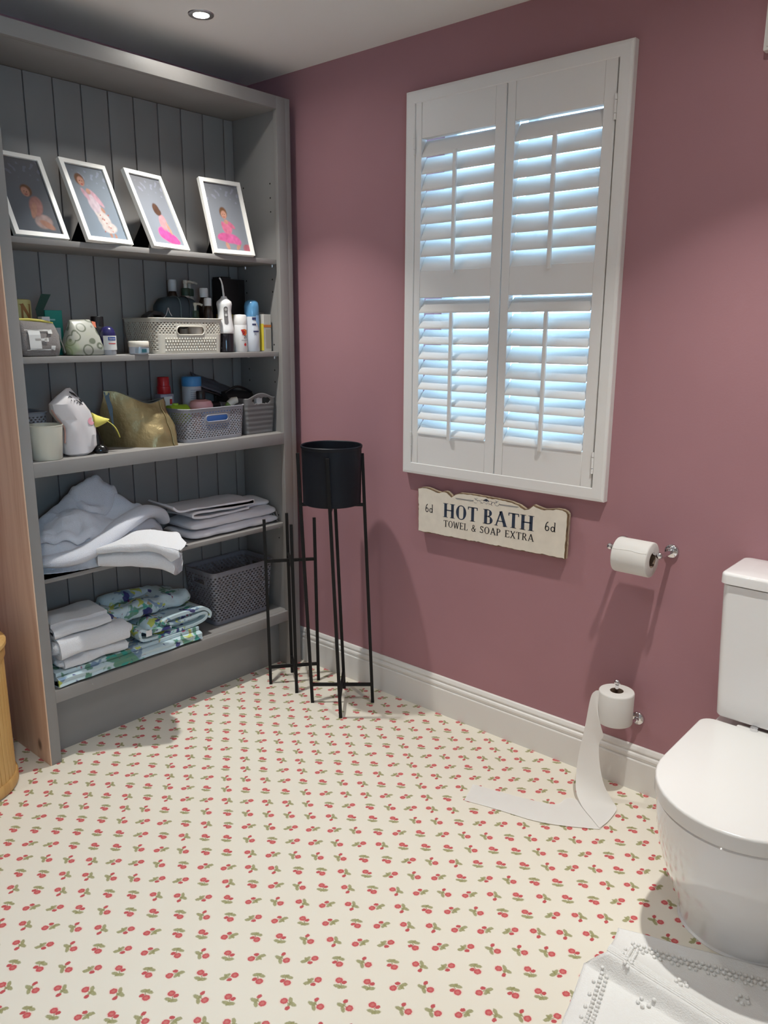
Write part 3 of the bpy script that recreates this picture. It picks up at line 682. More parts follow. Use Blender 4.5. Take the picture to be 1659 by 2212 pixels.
# ================================================================ TOILET
CX = 2.381
wc = thing('toilet', 'white close-coupled toilet with its lid down', 'toilet', (CX, -.35, 0))
def dring(hw, yb_, yc, b, z, n=26):
    pts = []
    for k in range(n+1):
        a = PI+PI*k/n; pts.append((CX+hw*math.cos(a), yc+b*math.sin(a), z))
    rc = .035
    for k in range(7): a = PI/2*k/6; pts.append((CX+hw-rc+rc*math.cos(a), yb_-rc+rc*math.sin(a), z))
    for k in range(7): a = PI/2+PI/2*k/6; pts.append((CX-hw+rc+rc*math.cos(a), yb_-rc+rc*math.sin(a), z))
    return pts
# lid (wrap-over): top edge softly rounded
lid = [dring(.2045, -.205, -.488, .219, .390), dring(.2115, -.199, -.488, .226, .392), dring(.2125, -.198, -.488, .2275, .396)]
for k in range(7):
    a = PI/2*k/6; lid.append(dring(.2125-.006*(1-math.cos(a)), -.198-.006*(1-math.cos(a)), -.488, .2275-.006*(1-math.cos(a)), .424+.007*math.sin(a)))
lid += [dring(.17, -.23, -.48, .18, .4325), dring(.09, -.30, -.46, .08, .4332)]
loft('seat_lid', lid, SEATM, wc, ang=35)
loft('seat', [dring(.203, -.205, -.487, .2175, .384), dring(.205, -.203, -.487, .220, .386), dring(.205, -.203, -.487, .220, .3905)], SEATM, wc)
pan = []
for z, hw, b, yc, yb_ in ((.3845, .2025, .2170, -.486, -.03), (.380, .2055, .2205, -.486, -.02), (.350, .2060, .2200, -.484, -.012), (.300, .2035, .2120, -.480, -.006), (.24, .197, .198, -.472, -.004), (.18, .1865, .180, -.462, -.003), (.12, .172, .158, -.449, -.002), (.06, .157, .137, -.437, -.002), (.02, .148, .127, -.433, -.002), (.004, .1455, .125, -.432, -.002)):
    pan.append(dring(hw, yb_, yc, b, z))
loft('pan', pan, CERAMIC, wc, ang=35)
loft('sealant_bead', [dring(.150, -.002, -.433, .130, 0), dring(.150, -.002, -.433, .130, .002), dring(.146, -.002, -.432, .126, .006)], WHITEPL, wc)
cis = []
for z, hx_, yf, rr in ((.4385, .178, -.186, .016), (.441, .1815, -.190, .018), (.446, .184, -.1925, .02), (.50, .1865, -.1945, .022), (.65, .1930, -.1975, .022), (.80, .1985, -.199, .022), (.8262, .1990, -.1990, .022)):
    cis.append(rrect(CX, (yf-.004)/2, hx_, (-.004-yf)/2, rr, z, 6))
loft('cistern', cis, CERAMIC, wc, ang=35)
loft('lid_gap', [rrect(CX, -.1, .194, .092, .02, .826), rrect(CX, -.1, .194, .092, .02, .830)], DARK, wc)
cl = [rrect(CX, -.1025, .2020, .1000, .020, .8295), rrect(CX, -.1025, .2050, .1025, .022, .831), rrect(CX, -.1025, .2045, .1022, .022, .853)]
for k in range(1, 7):
    a = PI/2*k/6; d = .010*(1-math.cos(a)); cl.append(rrect(CX, -.1025, .2045-d, .1022-d, .022-d*.6, .853+.0095*math.sin(a)))
cl.append(rrect(CX, -.1025, .15, .06, .02, .8645))
loft('cistern_lid', cl, CERAMIC, wc, ang=35)
lathe('flush_button', [(.026, 0), (.026, .003), (.022, .0045), (.001, .0045)], CX, -.10, .8640, CHROME, wc, 28, False, False)
loft('hinge_bridge', [rrect(CX, -.197, .12, .012, .008, .384), rrect(CX, -.197, .12, .012, .008, .430)], SEATM, wc)
for s in (-1, 1): lathe('hinge_cap', [(.010, 0), (.010, .012), (.007, .014)], CX+s*.075, -.197, .428, CHROME, wc, 16)

# ================================================================ BOBBLE RUG
P0 = Vector((2.156, -.655)); e1 = Vector((.942, .335)); e2 = Vector((.235, -.972))
rg = thing('bath_mat', 'rumpled white cotton bath mat with bobble border in front of the toilet', 'bath mat', (P0.x+.3, P0.y-.25, 0))
def rugz(a, b):
    br = .150+.42*a; t = b-br
    z = .0085+.0025*nz(a*9, b*9, 0)
    z += (.046-.02*min(1, a/.5))*(math.exp(-(t/.075)**2) if t < 0 else max(0, 1-t/.011)**.5*math.exp(-(t/.012)**2))
    t2 = b-(.36+.2*a); z += .016*math.exp(-(t2/.045)**2)
    return z
def rugp(a, b, dz=0):
    br = .150+.42*a
    # the far part has slid forward over the crest, the nearer part lies further left
    sh = min(1, max(0, (b-br)/.012)); p = P0+e1*(a-.050*sh)+e2*(b-.012*sh)
    return (p.x, p.y, rugz(a, b)+dz)
na, nb = 70, 200; LA, LB = .62, .62
V = [rugp(LA*i/na, LB*j/nb) for j in range(nb+1) for i in range(na+1)]; m_ = (na+1)*(nb+1)
V += [(x, y, max(.001, z-.007)) for x, y, z in V]
F = []
for j in range(nb):
    for i in range(na):
        k = j*(na+1)+i; F.append((k, k+1, k+na+2, k+na+1)); F.append((m_+k+na+1, m_+k+na+2, m_+k+1, m_+k))
edge = [i for i in range(na+1)]+[j*(na+1)+na for j in range(1, nb+1)]+[nb*(na+1)+i for i in range(na-1, -1, -1)]+[j*(na+1) for j in range(nb-1, 0, -1)]
for a, b in zip(edge, edge[1:]+edge[:1]): F.append((b, a, m_+a, m_+b))
mesh_obj('weave', V, F, RUG, rg, smooth=True)
bm = bmesh.new(); spots = []
def cluster(a, b):
    for k in range(5): spots.append((a+.0125*math.cos(k*1.257+.4), b+.0125*math.sin(k*1.257+.4), .0055))
i = 0; a = .045
while a < LA-.03:
    spots.append((a, .050, .0058)); spots.append((a+.0065, .0625, .0058))
    if i % 3: spots.append((a, .075, .005))
    a += .0135; i += 1
b = .075
while b < LB-.03:
    spots.append((.046, b, .0056)); spots.append((.0585, b+.0065, .0056))
    if int(b*100) % 4 < 2: spots.append((.034, b+.004, .005))
    b += .0135
for ca, cb in ((.17, .145), (.30, .13), (.43, .15), (.15, .235), (.24, .30), (.33, .24), (.45, .28), (.16, .38), (.29, .42), (.42, .40)): cluster(ca, cb)
for (a, b, r) in spots:
    p = rugp(a, b); rr = bmesh.ops.create_icosphere(bm, subdivisions=1, radius=r); bmesh.ops.translate(bm, verts=rr['verts'], vec=(p[0], p[1], p[2]+r*.6))
o = bm_obj('bobble_border', bm, RUG, rg, smooth=True); o['kind'] = 'stuff'
ribs = bmesh.new()
for k in range(5):                      # raised rib lines along the crest of the fold
    pts = [rugp(a_/40*LA, .108+.42*a_/40*LA+.0085*k, .0010) for a_ in range(41)]
    fr = frames(pts); prev = None
    for (p, n_, b_) in fr:
        cur = [ribs.verts.new(p+n_*.0022*math.cos(q*PI/3)+b_*.0030*math.sin(q*PI/3)) for q in range(6)]
        if prev:
            for q in range(6): ribs.faces.new((prev[q], prev[(q+1) % 6], cur[(q+1) % 6], cur[q]))
        prev = cur
o = bm_obj('rib_lines', ribs, RUG, rg, smooth=True); o['kind'] = 'stuff'

# ================================================================ WHITE BOX AT THE TOP RIGHT
wb = thing('wall_box', 'white box panel on the wall at the top right corner', 'panel', (2.30, 0, 2.2))
rbox('casing', 2.092, 2.55, -.030, 0, 2.201, 2.44, WHITE, wb, .004)
rbox('face', 2.100, 2.542, -.034, -.029, 2.209, 2.432, WHITE, wb, .003)

# ================================================================ PHOTO FRAMES
def ell(cx, cy, rx, ry, ang, col, soft=.12):
    c, s = math.cos(math.radians(ang)), math.sin(math.radians(ang))
    return (cx, cy, rx, ry, c, s, col, soft)
ASP = .262/.152
def painter(back0, back1, shapes, streak=True):
    def fn(u, v):
        t = min(1, max(0, v*.8+.25*nz(u*2, v*2, 3))); col = [back0[i]+(back1[i]-back0[i])*t for i in range(3)]
        if streak:
            k = nz(u*9, v*13, 8)
            if v > .72 and k > .34: col = [c*1.3+.03*(i == 2) for i, c in enumerate(col)]
        for cx, cy, rx, ry, c, s, cl, so in shapes:
            dx, dy = u-cx, (v-cy)*ASP; X = (dx*c+dy*s)/rx; Y = (-dx*s+dy*c)/ry; d = math.sqrt(X*X+Y*Y)
            a = min(1, max(0, (1+so-d)/(2*so)))
            if a > 0:
                sh = 1+.22*nz(u*14, v*20, cx*31+cy*17); col = [col[i]*(1-a)+cl[i]*sh*a for i in range(3)]
        return [max(0, c*.66) for c in col]
    return fn
SK = (.50, .26, .19); HAIR = (.17, .085, .045); HR2 = (.10, .052, .035); PINK = (.62, .17, .27); HOT = (.75, .08, .27); PALE = (.66, .52, .50); CARD = (.60, .36, .42)
GB0, GB1 = (.24, .28, .34), (.21, .205, .215)
ART = [
    painter((.17, .19, .22), (.15, .14, .145), [ell(.66, .16, .20, .16, 20, (.50, .36, .33)), ell(.60, .36, .145, .24, -18, (.44, .22, .19)), ell(.52, .30, .06, .20, -22, SK), ell(.72, .12, .17, .075, -30, SK), ell(.50, .565, .125, .135, 0, HAIR), ell(.475, .545, .09, .11, 0, SK), ell(.45, .55, .014, .012, 0, (.06, .03, .02)), ell(.50, .545, .014, .012, 0, (.06, .03, .02)), ell(.475, .51, .03, .008, 0, (.40, .09, .09))]),
    painter((.27, .33, .40), (.22, .23, .25), [ell(.60, .055, .035, .06, 0, SK), ell(.72, .05, .03, .06, 0, SK), ell(.50, .37, .125, .22, 10, (.64, .56, .53)), ell(.565, .26, .155, .20, 10, (.66, .58, .55)), ell(.63, .16, .19, .13, 4, (.66, .58, .55)), ell(.44, .48, .135, .22, 5, (.62, .50, .55)), ell(.30, .60, .055, .15, 25, CARD), ell(.56, .56, .06, .23, 32, CARD), ell(.62, .40, .04, .07, 25, SK), ell(.40, .645, .055, .07, 0, SK), ell(.28, .80, .12, .145, -8, HAIR), ell(.30, .775, .085, .115, -4, SK), ell(.275, .785, .012, .012, 0, (.05, .03, .02)), ell(.33, .78, .012, .012, 0, (.05, .03, .02)), ell(.305, .735, .035, .012, 0, (.42, .08, .08))]
            + [ell(.47+.25*((k*37) % 100)/100, .10+.27*((k*61) % 100)/100, .016, .018, 0, (.45, .13, .10)) for k in range(9)]),
    painter((.27, .30, .35), (.205, .20, .21), [ell(.60, .115, .275, .145, -16, HOT), ell(.45, .17, .17, .16, 25, (.68, .09, .30)), ell(.74, .075, .16, .08, -12, (.78, .09, .29)), ell(.57, .33, .115, .20, -8, (.70, .27, .29)), ell(.69, .25, .04, .16, 12, SK), ell(.50, .52, .105, .155, 0, HR2), ell(.52, .49, .11, .10, 0, HR2)]),
    painter((.27, .29, .33), (.20, .20, .215), [ell(.36, .07, .05, .10, 18, SK), ell(.68, .075, .05, .11, -35, SK), ell(.46, .185, .28, .13, -5, (.60, .12, .30)), ell(.62, .16, .17, .10, -20, (.64, .14, .33)), ell(.28, .20, .17, .10, 12, (.56, .11, .27)), ell(.46, .345, .13, .17, 0, PINK), ell(.36, .345, .055, .15, 12, (.58, .15, .25)), ell(.57, .39, .055, .14, 50, (.56, .15, .24)), ell(.45, .43, .06, .06, 0, SK), ell(.42, .565, .105, .145, 0, HAIR), ell(.425, .535, .078, .105, 0, SK), ell(.40, .545, .012, .010, 0, (.05, .03, .02)), ell(.45, .545, .012, .010, 0, (.05, .03, .02)), ell(.425, .50, .025, .008, 0, (.36, .07, .07)), ell(.93, .05, .12, .11, 0, (.45, .14, .18))]),
]
FW_, FH_, FD_ = .184, .294, .016
PH = [((.283, -1.078), 5, 1.775, 26, 'white photo frame with a seated child in peach, far left on the top shelf'),
      ((.303, -.852), 8, 1.775, 25, 'white photo frame with a child standing in a long spotted pale dress'),
      ((.296, -.606), 13, 1.775, 25, 'white photo frame with a child seen from behind in a bright pink skirt'),
      ((.306, -.330), -5, 1.775, 18, 'white photo frame with a child sitting cross-handed in pink, far right on the top shelf')]
for k, ((fx, fy), yw, fz, lean, lab) in enumerate(PH):
    t = thing('photo_frame', lab, 'photo frame', (fx, fy, fz), math.radians(yw), 'framed photographs on the top shelf')
    la = math.radians(lean); cl_, sl_ = math.cos(la), math.sin(la)
    # frame-local (y across, h up the frame, d outwards) -> root-local
    T = lambda y, h, d: (-h*sl_+d*cl_, y, .0005+h*cl_+d*sl_+(FD_*sl_ if True else 0))
    w2 = FW_/2; b_ = .0155
    def prism(name, quad, d0, d1, m):
        V = [T(y, h, d0) for y, h in quad]+[T(y, h, d1) for y, h in quad]
        return mesh_obj(name, V, [(0, 1, 2, 3), (7, 6, 5, 4), (0, 4, 5, 1), (1, 5, 6, 2), (2, 6, 7, 3), (3, 7, 4, 0)], m, t, world=False)
    prism('frame_side', [(-w2, 0), (-w2+b_, b_), (-w2+b_, FH_-b_), (-w2, FH_)], 0, -FD_, FRAMEW)
    prism('frame_side', [(w2, 0), (w2, FH_), (w2-b_, FH_-b_), (w2-b_, b_)], 0, -FD_, FRAMEW)
    prism('frame_side', [(-w2, 0), (w2, 0), (w2-b_, b_), (-w2+b_, b_)], 0, -FD_, FRAMEW)
    prism('frame_side', [(-w2, FH_), (-w2+b_, FH_-b_), (w2-b_, FH_-b_), (w2, FH_)], 0, -FD_, FRAMEW)
    prism('backing_card', [(-w2+.004, .004), (w2-.004, .004), (w2-.004, FH_-.004), (-w2+.004, FH_-.004)], -FD_+.002, -FD_-.001, EASEL)
    # easel strut reaching down to the shelf behind
    e0 = T(0, FH_*.56, -FD_-.001); foot = (e0[0]-.085, 0, .001); ew = .042
    V = [(e0[0], -ew*.55, e0[2]), (e0[0], ew*.55, e0[2]), (foot[0], ew, foot[2]), (foot[0], -ew, foot[2])]; V += [(x+.003, y, z) for x, y, z in V]
    mesh_obj('easel_strut', V, [(0, 1, 2, 3), (7, 6, 5, 4), (0, 4, 5, 1), (1, 5, 6, 2), (2, 6, 7, 3), (3, 7, 4, 0)], EASEL, t, world=False)
    print_sheet('photo_print', 60, 96, lambda u, v: T(-w2+b_-.001+u*(FW_-2*b_+.002), b_-.001+v*(FH_-2*b_+.002), -.006), ART[k], PRINT, t, world=False)

# ================================================================ CONTAINERS
def basket(name, label, cx, cy, z0, hx, hy, h, rot, m, taper=.06, corner=.025, cell=.0036, hole=True, handle=None, group=None, rim=.004, zone=None):
    """perforated tapered storage basket; handle: list of (side, half width, z0, z1)"""
    t = thing(name, label, 'basket', (cx, cy, z0), rot, group)
    per = 4*(hx+hy); ncorner = 6
    ring0 = rrect(0, 0, hx, hy, corner, 0, ncorner)
    L_ = [0]
    for a, b in zip(ring0, ring0[1:]+ring0[:1]): L_.append(L_[-1]+math.hypot(a[0]-b[0], a[1]-b[1]))
    tot = L_[-1]; nu = int(tot/cell/4)*4; nv = max(8, int(h/cell))
    def at(s):
        s = s % tot; i = 0
        while L_[i+1] < s: i += 1
        a = ring0[i]; b = (ring0[1:]+ring0[:1])[i]; k = (s-L_[i])/(L_[i+1]-L_[i] or 1)
        return a[0]+(b[0]-a[0])*k, a[1]+(b[1]-a[1])*k
    pts = [at(tot*i/nu) for i in range(nu)]
    V = []
    for j in range(nv+1):
        f = 1-taper*(1-j/nv)
        for i in range(nu): V.append((pts[i][0]*f, pts[i][1]*f, h*j/nv))
    F = []
    for j in range(nv):
        for i in range(nu):
            x, y = pts[i]; z = h*(j+.5)/nv; cut = False
            if hole and 3 <= j < nv-3:
                cut = (i % 4 in ((0, 1) if (j//2) % 2 else (2, 3)) and j % 2 == 0)
                if zone and not zone(x, y, z/h): cut = False
            if handle:
                for side, hw, za, zb_ in handle:
                    c = y if side in '+x-x' and side[1] == 'x' else x
                    onface = {'+x': x > hx-.004, '-x': x < -hx+.004, '+y': y > hy-.004, '-y': y < -hy+.004}[side]
                    if onface and abs(c) < hw+.009 and za-.009 < z < zb_+.009:
                        rr = (zb_-za)/2; dx = max(0, abs(c)-(hw-rr)); cut = dx*dx+(z-(za+zb_)/2)**2 < rr*rr
            if not cut: F.append((j*nu+i, j*nu+(i+1) % nu, (j+1)*nu+(i+1) % nu, (j+1)*nu+i))
    b0 = len(V); f = 1-taper; V += [(p[0]*f, p[1]*f, .0015) for p in pts]; F.append(tuple(range(b0, b0+nu)))
    o = mesh_obj('wall', V, F, m, t, smooth=True, world=False)
    md = o.modifiers.new('thick', 'SOLIDIFY'); md.thickness = .0016; md.offset = -1
    rr = rrect(0, 0, hx+.001, hy+.001, corner, h, ncorner); V, F = [], []; n_ = len(rr)
    for p in rr:
        for k in range(6):
            a = 2*PI*k/6; q = Vector((p[0], p[1])); d = q.normalized(); V.append((p[0]+d.x*rim*math.cos(a), p[1]+d.y*rim*math.cos(a), h+rim*.6*math.sin(a)))
    for i in range(n_):
        for k in range(6): F.append((i*6+k, i*6+(k+1) % 6, ((i+1) % n_)*6+(k+1) % 6, ((i+1) % n_)*6+k))
    mesh_obj('rim', V, F, m, t, smooth=True, world=False)
    if handle:
        for side, hw, za, zb_ in handle:
            r_ = (zb_-za)/2; zc = (za+zb_)/2; path = []; ff = 1-taper*(1-zc/h)
            for k in range(33):
                a = 2*PI*k/32; c, s = math.cos(a), math.sin(a); u = (hw-r_)*(1 if c > 1e-6 else -1 if c < -1e-6 else 0)+r_*c; w_ = zc+r_*s
                q = {'+x': (hx*ff+.0005, u), '-x': (-hx*ff-.0005, u), '+y': (u, hy*ff+.0005), '-y': (u, -hy*ff-.0005)}[side]
                path.append((q[0], q[1], w_))
            tube('handle_grip', path, .0024, m, t, 8, world=False)
    return t
BG = 'plastic storage baskets'
cb = basket('storage_basket', 'cream perforated plastic basket full of bottles on the second shelf', .163, -.530, S2, .112, .158, .128, 0, CREAMPL, .05, .03, handle=[('+x', .062, .068, .100)], group=BG,
            zone=lambda x, y, v: v > .55 or x < .105)
# raised woven hearts on the lower half of the cream basket's front
bm = bmesh.new()
for j in range(5):
    for i in range(20):
        y = -.640+.0118*i+(.0059 if j % 2 else 0); z = S2+.012+.0105*j
        if not (-.645 < y < -.415): continue
        r = bmesh.ops.create_icosphere(bm, subdivisions=1, radius=.0044); bmesh.ops.scale(bm, verts=r['verts'], vec=(.5, 1.05, .95)); bmesh.ops.translate(bm, verts=r['verts'], vec=(.2705+.0035*j/5, y, z))
o = bm_obj('woven_relief', bm, CREAMPL, cb, smooth=True); o['kind'] = 'stuff'
gb = basket('storage_basket', 'light grey perforated plastic basket of bottles on the middle shelf', .193, -.442, S3, .098, .155, .128, math.radians(3), GREYPL, .06, .035, handle=[('+x', .056, .074, .100)], group=BG)
basket('storage_basket', 'large empty dark grey perforated basket on the bottom shelf', .147, -.300, S5, .104, .166, .236, 0, GREYPL2, .12, .022, cell=.0052, handle=[('-y', .042, .176, .202), ('+y', .042, .176, .202)], group=BG)
basket('storage_basket', 'grey perforated basket mostly hidden behind the cream tin', .118, -1.128, S3, .07, .058, .150, 0, GREYPL, .04, .02, group=BG)
# ribbed dark grey basket with a wavy rim
t = thing('storage_basket', 'dark grey ribbed basket with cut-out handle beside the grey perforated basket', 'basket', (.165, -.196, S3), group=BG)
hx_, hy_, hh = .108, .084, .150
base = rrect(0, 0, hx_, hy_, .018, 0, 5); N_ = 120
def wavy(y): return .020*max(0, math.cos(y/hy_*PI*.62))**1.2
V, F = [], []
bp = []
seg = len(base)
for i in range(seg):
    a = base[i]; b = base[(i+1) % seg]; k_ = max(1, int(math.hypot(a[0]-b[0], a[1]-b[1])/.005))
    for q in range(k_): bp.append((a[0]+(b[0]-a[0])*q/k_, a[1]+(b[1]-a[1])*q/k_))
nu = len(bp); nv = 40
for j in range(nv+1):
    for x, y in bp:
        f = 1-.10*(1-j/nv); top = hh+(wavy(y) if abs(x) > hx_-.002 else 0); z = top*j/nv; rib = .0006*math.sin(z*2*PI/.020) if z < .125 else 0
        V.append((x*f+rib*(1 if x > 0 else -1), y*f+rib*(1 if y > 0 else -1)*.6, z))
for j in range(nv):
    for i in range(nu):
        x, y = bp[i]; z = V[j*nu+i][2]
        cutx = abs(x) > hx_-.003 and (max(0, abs(y)-.036)/.011)**2+((z-.137)/.0115)**2 < 1
        if not cutx: F.append((j*nu+i, j*nu+(i+1) % nu, (j+1)*nu+(i+1) % nu, (j+1)*nu+i))
b0 = len(V); V += [(x*.9, y*.9, .0015) for x, y in bp]; F.append(tuple(range(b0, b0+nu)))
o = mesh_obj('wall', V, F, DGREYPL, t, smooth=True, world=False); md = o.modifiers.new('thick', 'SOLIDIFY'); md.thickness = .002; md.offset = -1

# ================================================================ BOTTLES AND BOXES
def bottle(name, label, cat, x, y, z, parts, group=None, rot=0, n=24):
    """parts: (part name, profile, material, sy)"""
    t = thing(name, label, cat, (x, y, z), rot, group)
    for p in parts:
        lathe(p[0], p[1], 0, 0, 0, p[2], t, n, True, True, p[3] if len(p) > 3 else 1.0, world=False)
    return t
def label_patch(t, x_off, hw, z0, z1, col, name='label', r=None, bend=.35):
    """curved printed label wrapped on the front (+x) of a round bottle of radius r"""
    V, F = [], []; n = 10
    for i in range(n+1):
        a = (i/n*2-1)*math.asin(min(.99, hw/r)); V += [(r*math.cos(a)+x_off, r*math.sin(a), z0), (r*math.cos(a)+x_off, r*math.sin(a), z1)]
    for i in range(n): F.append((2*i, 2*i+2, 2*i+3, 2*i+1))
    return mesh_obj(name, V, F, col, t, smooth=True, world=False)
def wrap(r, off=.0006, zc=0.0): return lambda x, y: ((r+off)*math.cos(x/r), (r+off)*math.sin(x/r), zc+y)
def wrap_poly(name, pts, mp, m, t):
    bm = bmesh.new(); bm.faces.new([bm.verts.new((p[0], p[1], 0)) for p in pts]); bmesh.ops.triangulate(bm, faces=bm.faces)
    bmesh.ops.subdivide_edges(bm, edges=bm.edges, cuts=4, use_grid_fill=True)
    for v in bm.verts: v.co = Vector(mp(v.co.x, v.co.y))
    me = bpy.data.meshes.new(name); bm.to_mesh(me); bm.free(); me.materials.append(m); return link(bpy.data.objects.new(name, me), t)
C = lambda n, c, r=.45, **k: plain(n, c, r, **k)
navy_b = C('navy_bottle', (.018, .016, .085), .25); silver = C('silver_plastic', (.36, .37, .40), .3); labelw = C('label_white', (.62, .62, .60), .5); beige = C('beige_bottle', (.50, .43, .37), .4)
dkgreen = C('dark_green_plastic', (.02, .05, .03), .4); brown = C('brown_bottle', (.03, .018, .012), .2); redc = C('red_plastic', (.42, .012, .018), .3); bluec = C('blue_plastic', (.05, .24, .52), .3); sky = C('pale_blue_plastic', (.10, .27, .47), .2)
pink = C('pink_plastic', (.72, .36, .36), .35); lime = C('lime_plastic', (.30, .46, .03), .4); labelb = C('label_blue', (.03, .07, .28), .5); orange = C('orange_print', (.62, .20, .05), .5); yellow = C('yellow_card', (.62, .50, .05), .55); redp = C('red_print', (.50, .03, .03), .5)
teal = C('teal_card', (.012, .26, .20), .5); dteal = C('dark_green_card', (.004, .045, .03), .6)

# --- second shelf, left to right
z = S2+.0004
t = thing('cosmetic_pouch', 'grey fabric pouch with a white letter E and yellow zip', 'pouch', (.235, -1.108, z), group='pouches on the shelves')
rings = []
for k, (hz, hx_, hy_) in enumerate(((0, .026, .055), (.004, .033, .064), (.03, .036, .069), (.07, .031, .068), (.10, .018, .064), (.112, .008, .060), (.115, .004, .058))):
    rr = rrect(0, 0, hx_, hy_, min(hx_, .02)*.98, hz, 5)
    rings.append([(p[0]*(1-.02*nz(p[1]*30, hz*30, 2)), p[1]+.002*nz(p[0]*40, hz*30, 4), p[2]+.003*nz(p[0]*20, p[1]*20, k)*(k > 3)-(.010*max(0, p[1]/.06)*(hz > .09))) for p in rr])
loft('body', rings, C('grey_felt', (.215, .195, .185), .9, bump=(300, .5)), t, world=False, ang=80)
tube('zip', [(.0, -.060, .117), (.0, -.02, .1175), (.0, .02, .114), (.0, .058, .106)], .0042, C('yellow_zip', (.55, .48, .09), .6), t, 8, world=False)
tube('zip_pull', [(.004, .060, .098), (.012, .068, .070), (.014, .082, .028), (.014, .086, .010)], .0022, C('grey_cord', (.16, .16, .14), .7), t, 6, world=False)
def pouch_x(y):
    pr = ((0, .026), (.004, .033), (.03, .0368), (.07, .0325), (.10, .0195), (.115, .006))
    for (a, p), (b, q) in zip(pr[:-1], pr[1:]):
        if a <= y <= b: return p+(q-p)*(y-a)/(b-a)
    return .03
lettering('lettering', [('E', -.044, .042, .020, .066, .30, .11)], lambda x, y: (pouch_x(y)+.0032, x, y), labelw, t, world=False)
t = bottle('tin', 'yellow tin with a brown letter N behind the grey pouch', 'tin', .125, -1.117, z, [('body', [(.046, 0), (.048, .004), (.048, .176), (.046, .182), (.040, .184)], C('yellow_enamel', (.55, .50, .20), .35))])
lettering('lettering', [('N', -.010, .036, .118, .050, .20, .09)], wrap(.048), C('brown_print', (.30, .13, .03), .5), t, world=False)
bottle('bottle', 'small white-capped bottle on the far left behind the yellow tin', 'bottle', .060, -1.094, z, [('body', [(.018, 0), (.020, .01), (.020, .17), (.010, .185)], labelw), ('cap', [(.013, .185), (.0135, .215), (.012, .218)], WHITEPL)])
t = thing('carton', 'green medicine carton with its flap standing open', 'carton', (.150, -1.008, z), math.radians(-6), 'cartons on the second shelf')
rbox('box', -.018, .018, -.029, .029, 0, .150, teal, t, .0008, 1, world=False)
fl = [(-.031, .098), (-.050, .100), (-.056, .152), (-.033, .203), (-.001, .202), (-.030, .150)]; n6 = 6
mesh_obj('flap', [(.0115, y, q) for y, q in fl]+[(.0103, y, q) for y, q in fl], [tuple(range(6)), tuple(range(11, 5, -1))]+[(k, k+6, (k+1) % 6+6, (k+1) % 6) for k in range(6)], dteal, t, world=False)
mesh_obj('white_panel', [(.0184, -.027, .045), (.0184, .020, .045), (.0184, .020, .092), (.0184, -.027, .092)], [(0, 1, 2, 3)], labelw, t, world=False)
mesh_obj('print_line', [(.0185, -.022, .116), (.0185, .004, .116), (.0185, .004, .121), (.0185, -.022, .121)], [(0, 1, 2, 3)], C('pale_teal', (.35, .62, .60), .5), t, world=False)
t = tag(rbox('carton', .172, .200, -1.068, -1.040, z, z+.128, WHITEPL, None, .001), 'small white carton between the yellow tin and green carton', 'carton', 'cartons on the second shelf')
t = thing('cosmetic_pouch', 'slouching oilcloth pouch printed with grey rings and an orange tag', 'pouch', (.232, -.945, z), group='pouches on the shelves')
rings = []
for hz, hx_, hy_, oy in ((0, .040, .052, 0), (.004, .048, .062, 0), (.03, .046, .066, -.002), (.06, .038, .060, -.004), (.09, .024, .050, -.004), (.11, .012, .042, -.006), (.119, .004, .036, -.008)):
    rr = rrect(0, oy, hx_, hy_, min(hx_, .03)*.98, hz, 6)
    rings.append([(p[0]*(1+.16*nz(p[1]*38, hz*26, 2)), p[1]*(1+.05*nz(p[0]*30, hz*30, 4)), p[2]+.006*nz(p[1]*30, p[0]*20, 3)*(hz > .05)) for p in rr])
loft('body', rings, ring_mat(), t, world=False, ang=80)
mesh_obj('tag', [(.012, .030, .115), (.012, .044, .112), (.014, .045, .092), (.014, .033, .100), (.010, .030, .115), (.010, .044, .112), (.012, .045, .092), (.012, .033, .100)], [(0, 1, 2, 3), (7, 6, 5, 4), (0, 4, 5, 1), (1, 5, 6, 2), (2, 6, 7, 3), (3, 7, 4, 0)], C('orange_tag', (.72, .22, .13), .5), t, world=False)
bottle('bottle', 'squat black bottle behind the navy roll-on', 'bottle', .212, -.876, z, [('body', [(.022, 0), (.024, .004), (.024, .090), (.021, .096)], BLACKPL), ('cap', [(.021, .096), (.0215, .129), (.020, .131)], BLACKPL)])
t = bottle('bottle', 'navy roll-on bottle with a white label beside the ring-print pouch', 'bottle', .262, -.868, z, [('foot', [(.024, 0), (.026, .004), (.0265, .020), (.0265, .024)], silver, .95), ('body', [(.0265, .024), (.027, .05), (.0265, .075), (.022, .088), (.013, .096), (.004, .098)], navy_b, .95)])
label_patch(t, 0, .025, .018, .066, labelw, r=.0276); label_patch(t, 0, .014, .050, .062, labelb, 'label_band', r=.0280)
sans('lettering', 'Sanex', .0095, wrap(.0283, .0004, .0533), labelw, t, world=False)
label_patch(t, 0, .013, .038, .041, redp, 'label_band', r=.0280)
t = bottle('jar', 'small clear cream jar with a white lid in front of the cream basket', 'jar', .276, -.758, z-.0, [('body', [(.030, 0), (.034, .003), (.0345, .012), (.034, .027)], C('clear_plastic', (.42, .45, .50), .12)), ('lid', [(.0345, .027), (.0355, .029), (.0355, .044), (.033, .047), (.002, .0475)], C('ivory_lid', (.66, .62, .54), .35))])
label_patch(t, 0, .028, .006, .022, C('jar_label', (.28, .36, .42), .3), r=.0349); label_patch(t, 0, .010, .008, .020, C('jar_print', (.02, .10, .13), .4), 'label_band', r=.0353)
